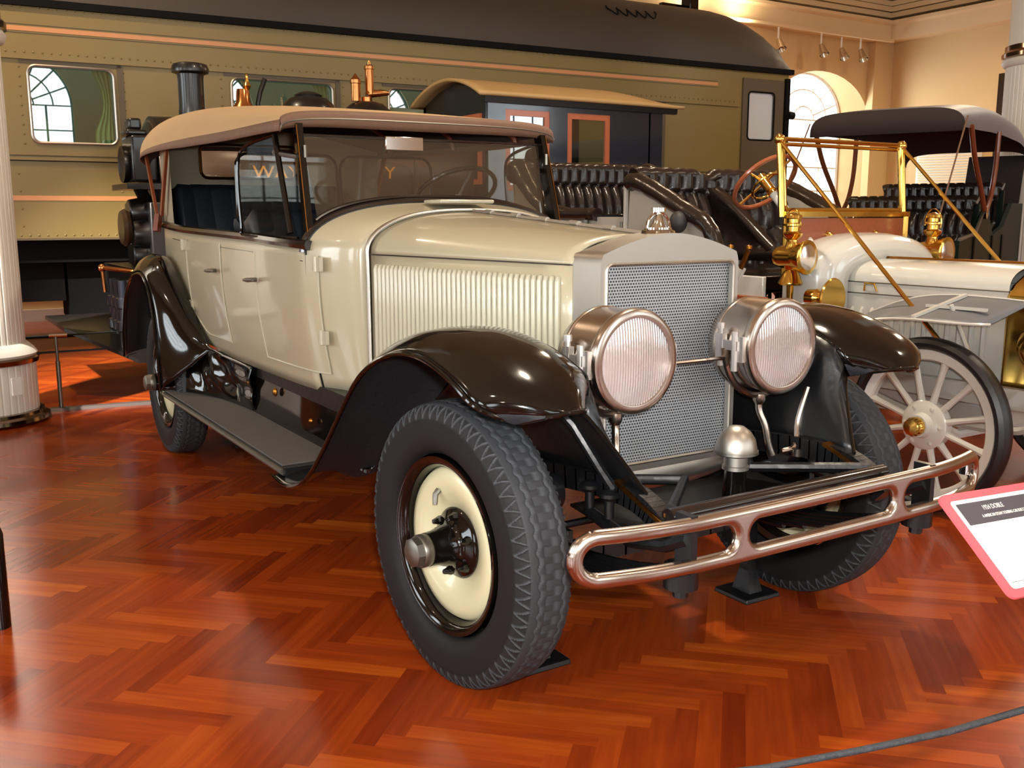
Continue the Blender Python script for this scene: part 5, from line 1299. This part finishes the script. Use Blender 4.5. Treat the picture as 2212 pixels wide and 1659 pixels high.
for s in (-1, 1):
    for z in (.975, 1.035): MB().tube([(hx0, WC + s*.287, z), (hx1, WC + s*.287, z)], .003, 5).obj('hood_seam', M_STEEL, hd_)
    for k in range(14):
        x = lerp(-1.14, -.30, k/13); MB().tube([(x, WC+s*.283, .90), (x, WC+s*.290, .885), (x, WC+s*.290, .71), (x, WC+s*.283, .695)], [.008, .013, .013, .008], 8).obj('louver', M_WHITEC, hd_)
    MB().tube([(-1.0, WC+s*.29, .99), (-.99, WC+s*.30, 1.03), (-.93, WC+s*.30, 1.03), (-.92, WC+s*.29, .99)], .006, 6).obj('hood_latch', M_BRASS, hd_)
MB().tube([(hx0+.0, WC + y*1.02, z + .004) for y, z in hp], .010, 6).obj('hood_edge_band', M_BRASS, wcar)
# brass radiator
rp = [(-.31, .50), (-.31, 1.02), (-.27, 1.07), (-.16, 1.13), (0, 1.165), (.16, 1.13), (.27, 1.07), (.31, 1.02), (.31, .50)]
MB().prism(rp, lambda y, z, x: (x, WC+y, z), -.19, .02).obj('radiator_shell', M_BRASS, wcar, bevel=.02)
MB().prism([(-.25, .58), (.25, .58), (.25, 1.0), (-.25, 1.0)], lambda y, z, x: (x, WC+y, z), .02, .024).obj('radiator_core', M_CORE, wcar)
MB().lathe([(0, -.16), (.08, -.14), (.12, -.08), (.125, .02), (.135, .03), (.135, .06), (.11, .065)], (.10, WC-.36, .80), (1, 0, 0), 32).obj('headlamp', M_BRASS, wcar)
MB().lathe([(0, -.16), (.08, -.14), (.12, -.08), (.125, .02), (.135, .03), (.135, .06), (.11, .065)], (.10, WC+.36, .80), (1, 0, 0), 32).obj('headlamp', M_BRASS, wcar)
# frame, springs, front axle
for s in (-1, 1):
    MB().box((-4.2, min(WC+s*.40, WC+s*.34), .50), (.12, max(WC+s*.40, WC+s*.34), .60)).obj('frame_rail', M_GREYC, wcar, bevel=.008)
    MB().tube(spline([(-.9, WC+s*.42, .50), (-.6, WC+s*.42, .42), (-.33, WC+s*.42, .40), (0, WC+s*.42, .42), (.14, WC+s*.42, .52)], 16), .022, 6).obj('leaf_spring', M_GREYC, wcar)
MB().tube([(-.33, WC-.58, .415), (-.33, WC-.4, .34), (-.33, WC+.4, .34), (-.33, WC+.58, .415)], .026, 8).obj('front_axle', M_WHITEC, wcar)
MB().box((-1.2, WC-.25, .36), (-.25, WC+.25, .56)).obj('engine_pan', M_GREYC, wcar)
MB().box((-3.3, WC-.78, .36), (-1.2, WC-.62, .39)).obj('running_board', M_GREYC, wcar)
# front fenders: flat blades with a brace
FP = [(-1.45, .42), (-1.25, .62), (-1.05, .79), (-.85, .91), (-.62, .985), (-.38, 1.008), (-.10, 1.0)]
for s in (-1, 1):
    C_ = spline([(x, 0, z) for x, z in FP], 24)
    def ff(u, v, s=s):
        p = C_[round(u*24)]; yo = .70 + .03*(1-u); yi = .34; tilt = .095*min(1, u*1.6)
        if u > .86: yo -= .14*((u-.86)/.14)**2
        return (p.x + (0.06*v*(u > .9)), WC + s*lerp(yo, yi, v), p.z - tilt*(1-v))
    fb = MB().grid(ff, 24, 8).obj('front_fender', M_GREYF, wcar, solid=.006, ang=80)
    MB().tube([ff(k/24, 0) for k in range(25)], .007, 6).tube([ff(k/24, 1) for k in range(25)], .006, 6).obj('fender_edge', M_WHITEC, fb)
    MB().bar((-.40, WC+s*.70, .922), (-.36, WC+s*.36, 1.012), .02, .014).bar((-.44, WC+s*.54, .965), (-.14, WC+s*.53, .965), .02, .014).tube([(-.30, WC+s*.56, .98), (-.22, WC+s*.38, .56)], .010, 6).obj('fender_brace', M_WHITEC, fb)
    C2 = spline([(-4.45, 0, .60), (-4.25, 0, .86), (-3.9, 0, .97), (-3.5, 0, .93), (-3.3, 0, .70), (-3.2, 0, .40)], 24)
    MB().grid(lambda u, v, s=s: (C2[round(u*24)].x, WC + s*lerp(.74, .60, v), C2[round(u*24)].z), 24, 4).obj('rear_fender', M_GREYC, wcar, solid=.006, ang=80)
# brass lanterns
def lantern(x, y, z, k=1.0):
    m = MB(); m.lathe([(.0, -.10), (.05, -.09), (.062, -.05), (.062, .02), (.075, .05), (.088, .085), (.092, .10), (.085, .105)], (x, y, z), (1, .10, 0), 28)
    m.lathe([(.05, .03), (.035, .06), (.030, .09), (.05, .11), (.055, .125), (.035, .135), (.035, .16), (.05, .165), (.05, .175), (.033, .18), (.033, .20), (.048, .205), (.045, .22), (.01, .235), (0, .235)], (x, y, z), (0, 0, 1), 24)
    m.lathe([(.05, -.03), (.03, -.07), (.045, -.09), (.065, -.135), (.07, -.14), (.06, -.15), (.02, -.155), (.016, -.24), (.024, -.25), (0, -.27)], (x, y, z), (0, 0, 1), 24)
    l = m.obj('side_lantern', M_BRASS, wcar)
    MB().tube([(x + .07*cos(a), y - .07*cos(a)*.3, z + .17 + .085*sin(a)) for a in [pi*j/14 - .3 for j in range(17)]], .004, 6).obj('lantern_handle', M_BRASS, l)
    d = Vector((1, .10, 0)).normalized()
    MB().lathe([(.0, .112), (.05, .110), (.084, .10)], (x, y, z), d, 28).obj('lantern_lens', M_HLREFL, l)
lantern(-1.22, 2.00, 1.17); lantern(-1.22, 3.20, 1.17)
hr = MB().lathe([(.0, -.09), (.045, -.085), (.05, -.03), (.035, -.01), (.06, .02), (.105, .055), (.112, .065), (.105, .072), (.095, .07)], (-1.06, 2.07, .955), (1, .10, 0), 32).obj('horn_trumpet', M_BRASS, wcar)
d = Vector((1, .10, 0)).normalized(); MB().lathe([(.0, .06), (.098, .066)], (-1.06, 2.07, .955), d, 28).obj('horn_mesh', M_BRASSD, hr)
MB().tube([(-1.06, 2.07, .91), (-1.06, 2.07, .80)], .012, 8).obj('horn_bracket', M_BRASS, hr)

# ================================================================== GREEN CAR WITH A BLACK FOLDING TOP
gcar = thing('green_touring_car', 'dark green antique car with black folding top and tufted black seats', 'car', (-3.0, 5.6, 0))
# local axes: a = towards the image-right, b = away from the camera
GA = Vector((.926, .377, 0)); GB = Vector((-.377, .926, 0)); GO = Vector((-3.51, 4.69, 0))
def gp(a, b, z): return tuple(GO + GA*a + GB*b + Vector((0, 0, z)))
def gbox(a0, a1, b0, b1, z0, z1): return MB().hexa([gp(a0, b0, z0), gp(a1, b0, z0), gp(a1, b1, z0), gp(a0, b1, z0), gp(a0, b0, z1), gp(a1, b0, z1), gp(a1, b1, z1), gp(a0, b1, z1)])
GW = 1.24
def gtuft(b0, zb, zt, name, cols):
    def f(u, v):
        c = u*cols; row = v*2.4; k = int(row); ph = .5 if k % 2 else 0
        rib = abs(sin(pi*(c + ph))); vert = abs(sin(pi*min(1, row % 1)))
        return gp(lerp(.08, GW-.08, u), b0 + .15*v - .05*(rib**.55)*(.5+.5*vert) - .03*(row > 2), lerp(zb, zt, v) + .02*rib*(v > .9))
    o = MB().grid(f, cols*8, 36).obj(name, M_TUFT, gcar, ang=75)
    MB().tube([gp(lerp(.06, GW-.06, k/(cols*3)), b0 + .17, zt + .012*abs(sin(pi*k/3))) for k in range(cols*3+1)], .055, 10).obj('backrest_roll', M_TUFT, o)
    gbox(.05, GW-.05, b0-.5, b0, zb-.2, zb-.02).obj('seat_cushion', M_TUFT, o, bevel=.04)
    gbox(.05, GW-.05, b0+.19, b0+.24, zb-.1, zt-.02).obj('seat_back_shell', M_GREEN, o)
gtuft(.85, 1.0, 1.50, 'front_bench', 13); gtuft(2.0, 1.10, 1.64, 'rear_bench', 13)
for a0, a1 in ((0, .04), (GW-.04, GW)):
    sd_ = MB().prism([(.1, .55), (3.0, .55), (3.0, 1.50), (2.4, 1.50), (2.0, 1.28), (1.5, 1.20), (1.2, 1.42), (1.0, 1.42), (.7, 1.22), (.1, 1.18)], lambda b_, z, a: gp(a, b_, z), a0, a1).obj('body_side', M_GREEN, gcar)
    e = 1 if a0 > 0 else -1; aa = a1 if a0 > 0 else a0
    for b_ in (.65, 1.45, 1.95): MB().tube([gp(aa + e*.005, b_, .7), gp(aa + e*.005, b_, 1.2)], .012, 6).obj('door_edge', M_BLACK, sd_)
    MB().tube([gp(aa, .1, 1.19), gp(aa, .7, 1.23), gp(aa, 1.0, 1.43)], .016, 6).obj('body_edge_trim', M_STEEL, sd_)
gbox(0, GW, .06, .12, .55, 1.0).obj('dash_panel', M_GREEN, gcar)
for k in range(3): gbox(.06 + k*.45, .44 + k*.45, .04, .06, .66, .96).obj('dash_inset_panel', M_GREEN, gcar, bevel=.01)
gbox(.30, GW-.30, -1.1, .06, .6, .95).obj('hood', M_GREEN, gcar, bevel=.08)
gbox(0, GW, 2.95, 3.0, .55, 1.5).obj('rear_panel', M_GREEN, gcar)
gbox(.1, GW-.1, -1.2, 3.0, .5, .58).obj('chassis', M_DARK, gcar)
for a in (.05, GW-.05):
    for b_ in (-.9, 2.4):
        w = MB().lathe([(.34, -.03), (.40, -.045), (.44, -.03), (.45, 0), (.44, .03), (.40, .045), (.34, .03)], gp(a, b_, .45), tuple(GA), 48, closed=True).obj('wheel', M_WTYRE, gcar)
        m = MB()
        for k in range(12):
            t_ = 2*pi*k/12; m.tube([gp(a, b_ + .05*cos(t_), .45 + .05*sin(t_)), gp(a, b_ + .35*cos(t_), .45 + .35*sin(t_))], .016, 6)
        m.obj('spokes', M_GREEN, w)
# folding top
GT_b = [0, .5, 1.2, 2.0, 2.8, 3.2]; GT_z = [2.24, 2.30, 2.36, 2.36, 2.28, 2.05]; GT_e = [2.07, 2.08, 2.10, 2.10, 2.06, 1.9]
def gtop(u, v, off=0):
    b_ = lerp(0, 3.2, u); zc = smooth(b_, GT_b, GT_z); ze = smooth(b_, GT_b, GT_e); q = 2*v-1
    a = GW/2 + GW/2*(abs(sin(q*pi/2))**.75)*(1 if q > 0 else -1)
    return gp(a, b_, ze + (zc-ze)*(1-abs(q)**3.4) - off)
tp2 = MB().grid(lambda u, v: gtop(u, v), 28, 30).obj('folding_top', mat('grey_top_cloth', (98, 96, 104), .55, var=.08), gcar, ang=80)
MB().grid(lambda u, v: gtop(u*.99 + .003, .01 + .98*v, .012), 24, 24).obj('top_lining', M_LINER, tp2)
MB().grid(lambda u, v: tuple(Vector(gtop(0, u)) - Vector((0, 0, 0)) if v < .4 else (gtop(0, u)[0], gtop(0, u)[1], 2.045)), 24, 2).obj('front_valance', M_LINER, tp2, solid=.01)
MB().grid(lambda u, v: gp(lerp(.66, GW-.03, u), 3.15 - .25*v, lerp(2.0, 1.35, v)), 8, 6).obj('rear_curtain', M_LINER, tp2)
for a in (-.01, GW+.01):
    m = MB(); pv = gp(a, 1.0, 1.40)
    m.tube(spline([pv, gp(a, .75, 1.6), gp(a, .40, 1.85), gp(a, .18, 2.09)], 12), .022, 8); bw2 = m.obj('top_bow', M_BOW, gcar)
    MB().tube(spline([pv, gp(a, 1.2, 1.55), gp(a, 1.32, 1.8), gp(a, 1.35, 2.12)], 12), .022, 8).obj('rear_bow', M_BOW, bw2)
    MB().lathe([(.0, -.02), (.05, -.02), (.05, .02), (0, .02)], pv, tuple(GA), 16).obj('bow_pivot', M_BLACK, bw2)
    MB().bar(gp(a, .02, 2.16), gp(a, -.95, 1.1), .012, .004).obj('top_strap', M_HEM, gcar)

# louvred cabinet against the end wall
t = thing('louvred_cabinet', 'cream louvred cabinet with two small grey vents against the end wall', 'cabinet', (-10.2, Y1-.15, 0))
m = MB(); m.box((-10.85, Y1-.30, 1.55), (-9.55, Y1-.04, 3.0)).obj('cabinet_body', M_FRAME, t)
m = MB()
for k in range(18): m.box((-10.80, Y1-.325, 2.02 + k*.053), (-9.60, Y1-.30, 2.05 + k*.053))
m.obj('louver_panel', M_CEIL, t)
for x in (-10.62, -10.12): MB().box((x, Y1-.315, 1.66), (x+.34, Y1-.30, 1.92)).obj('vent_grille', M_STEEL, t)
MB().box((-10.85, Y1-.30, 0), (-9.55, Y1-.04, 1.55)).obj('cabinet_base', M_FRAME, t)
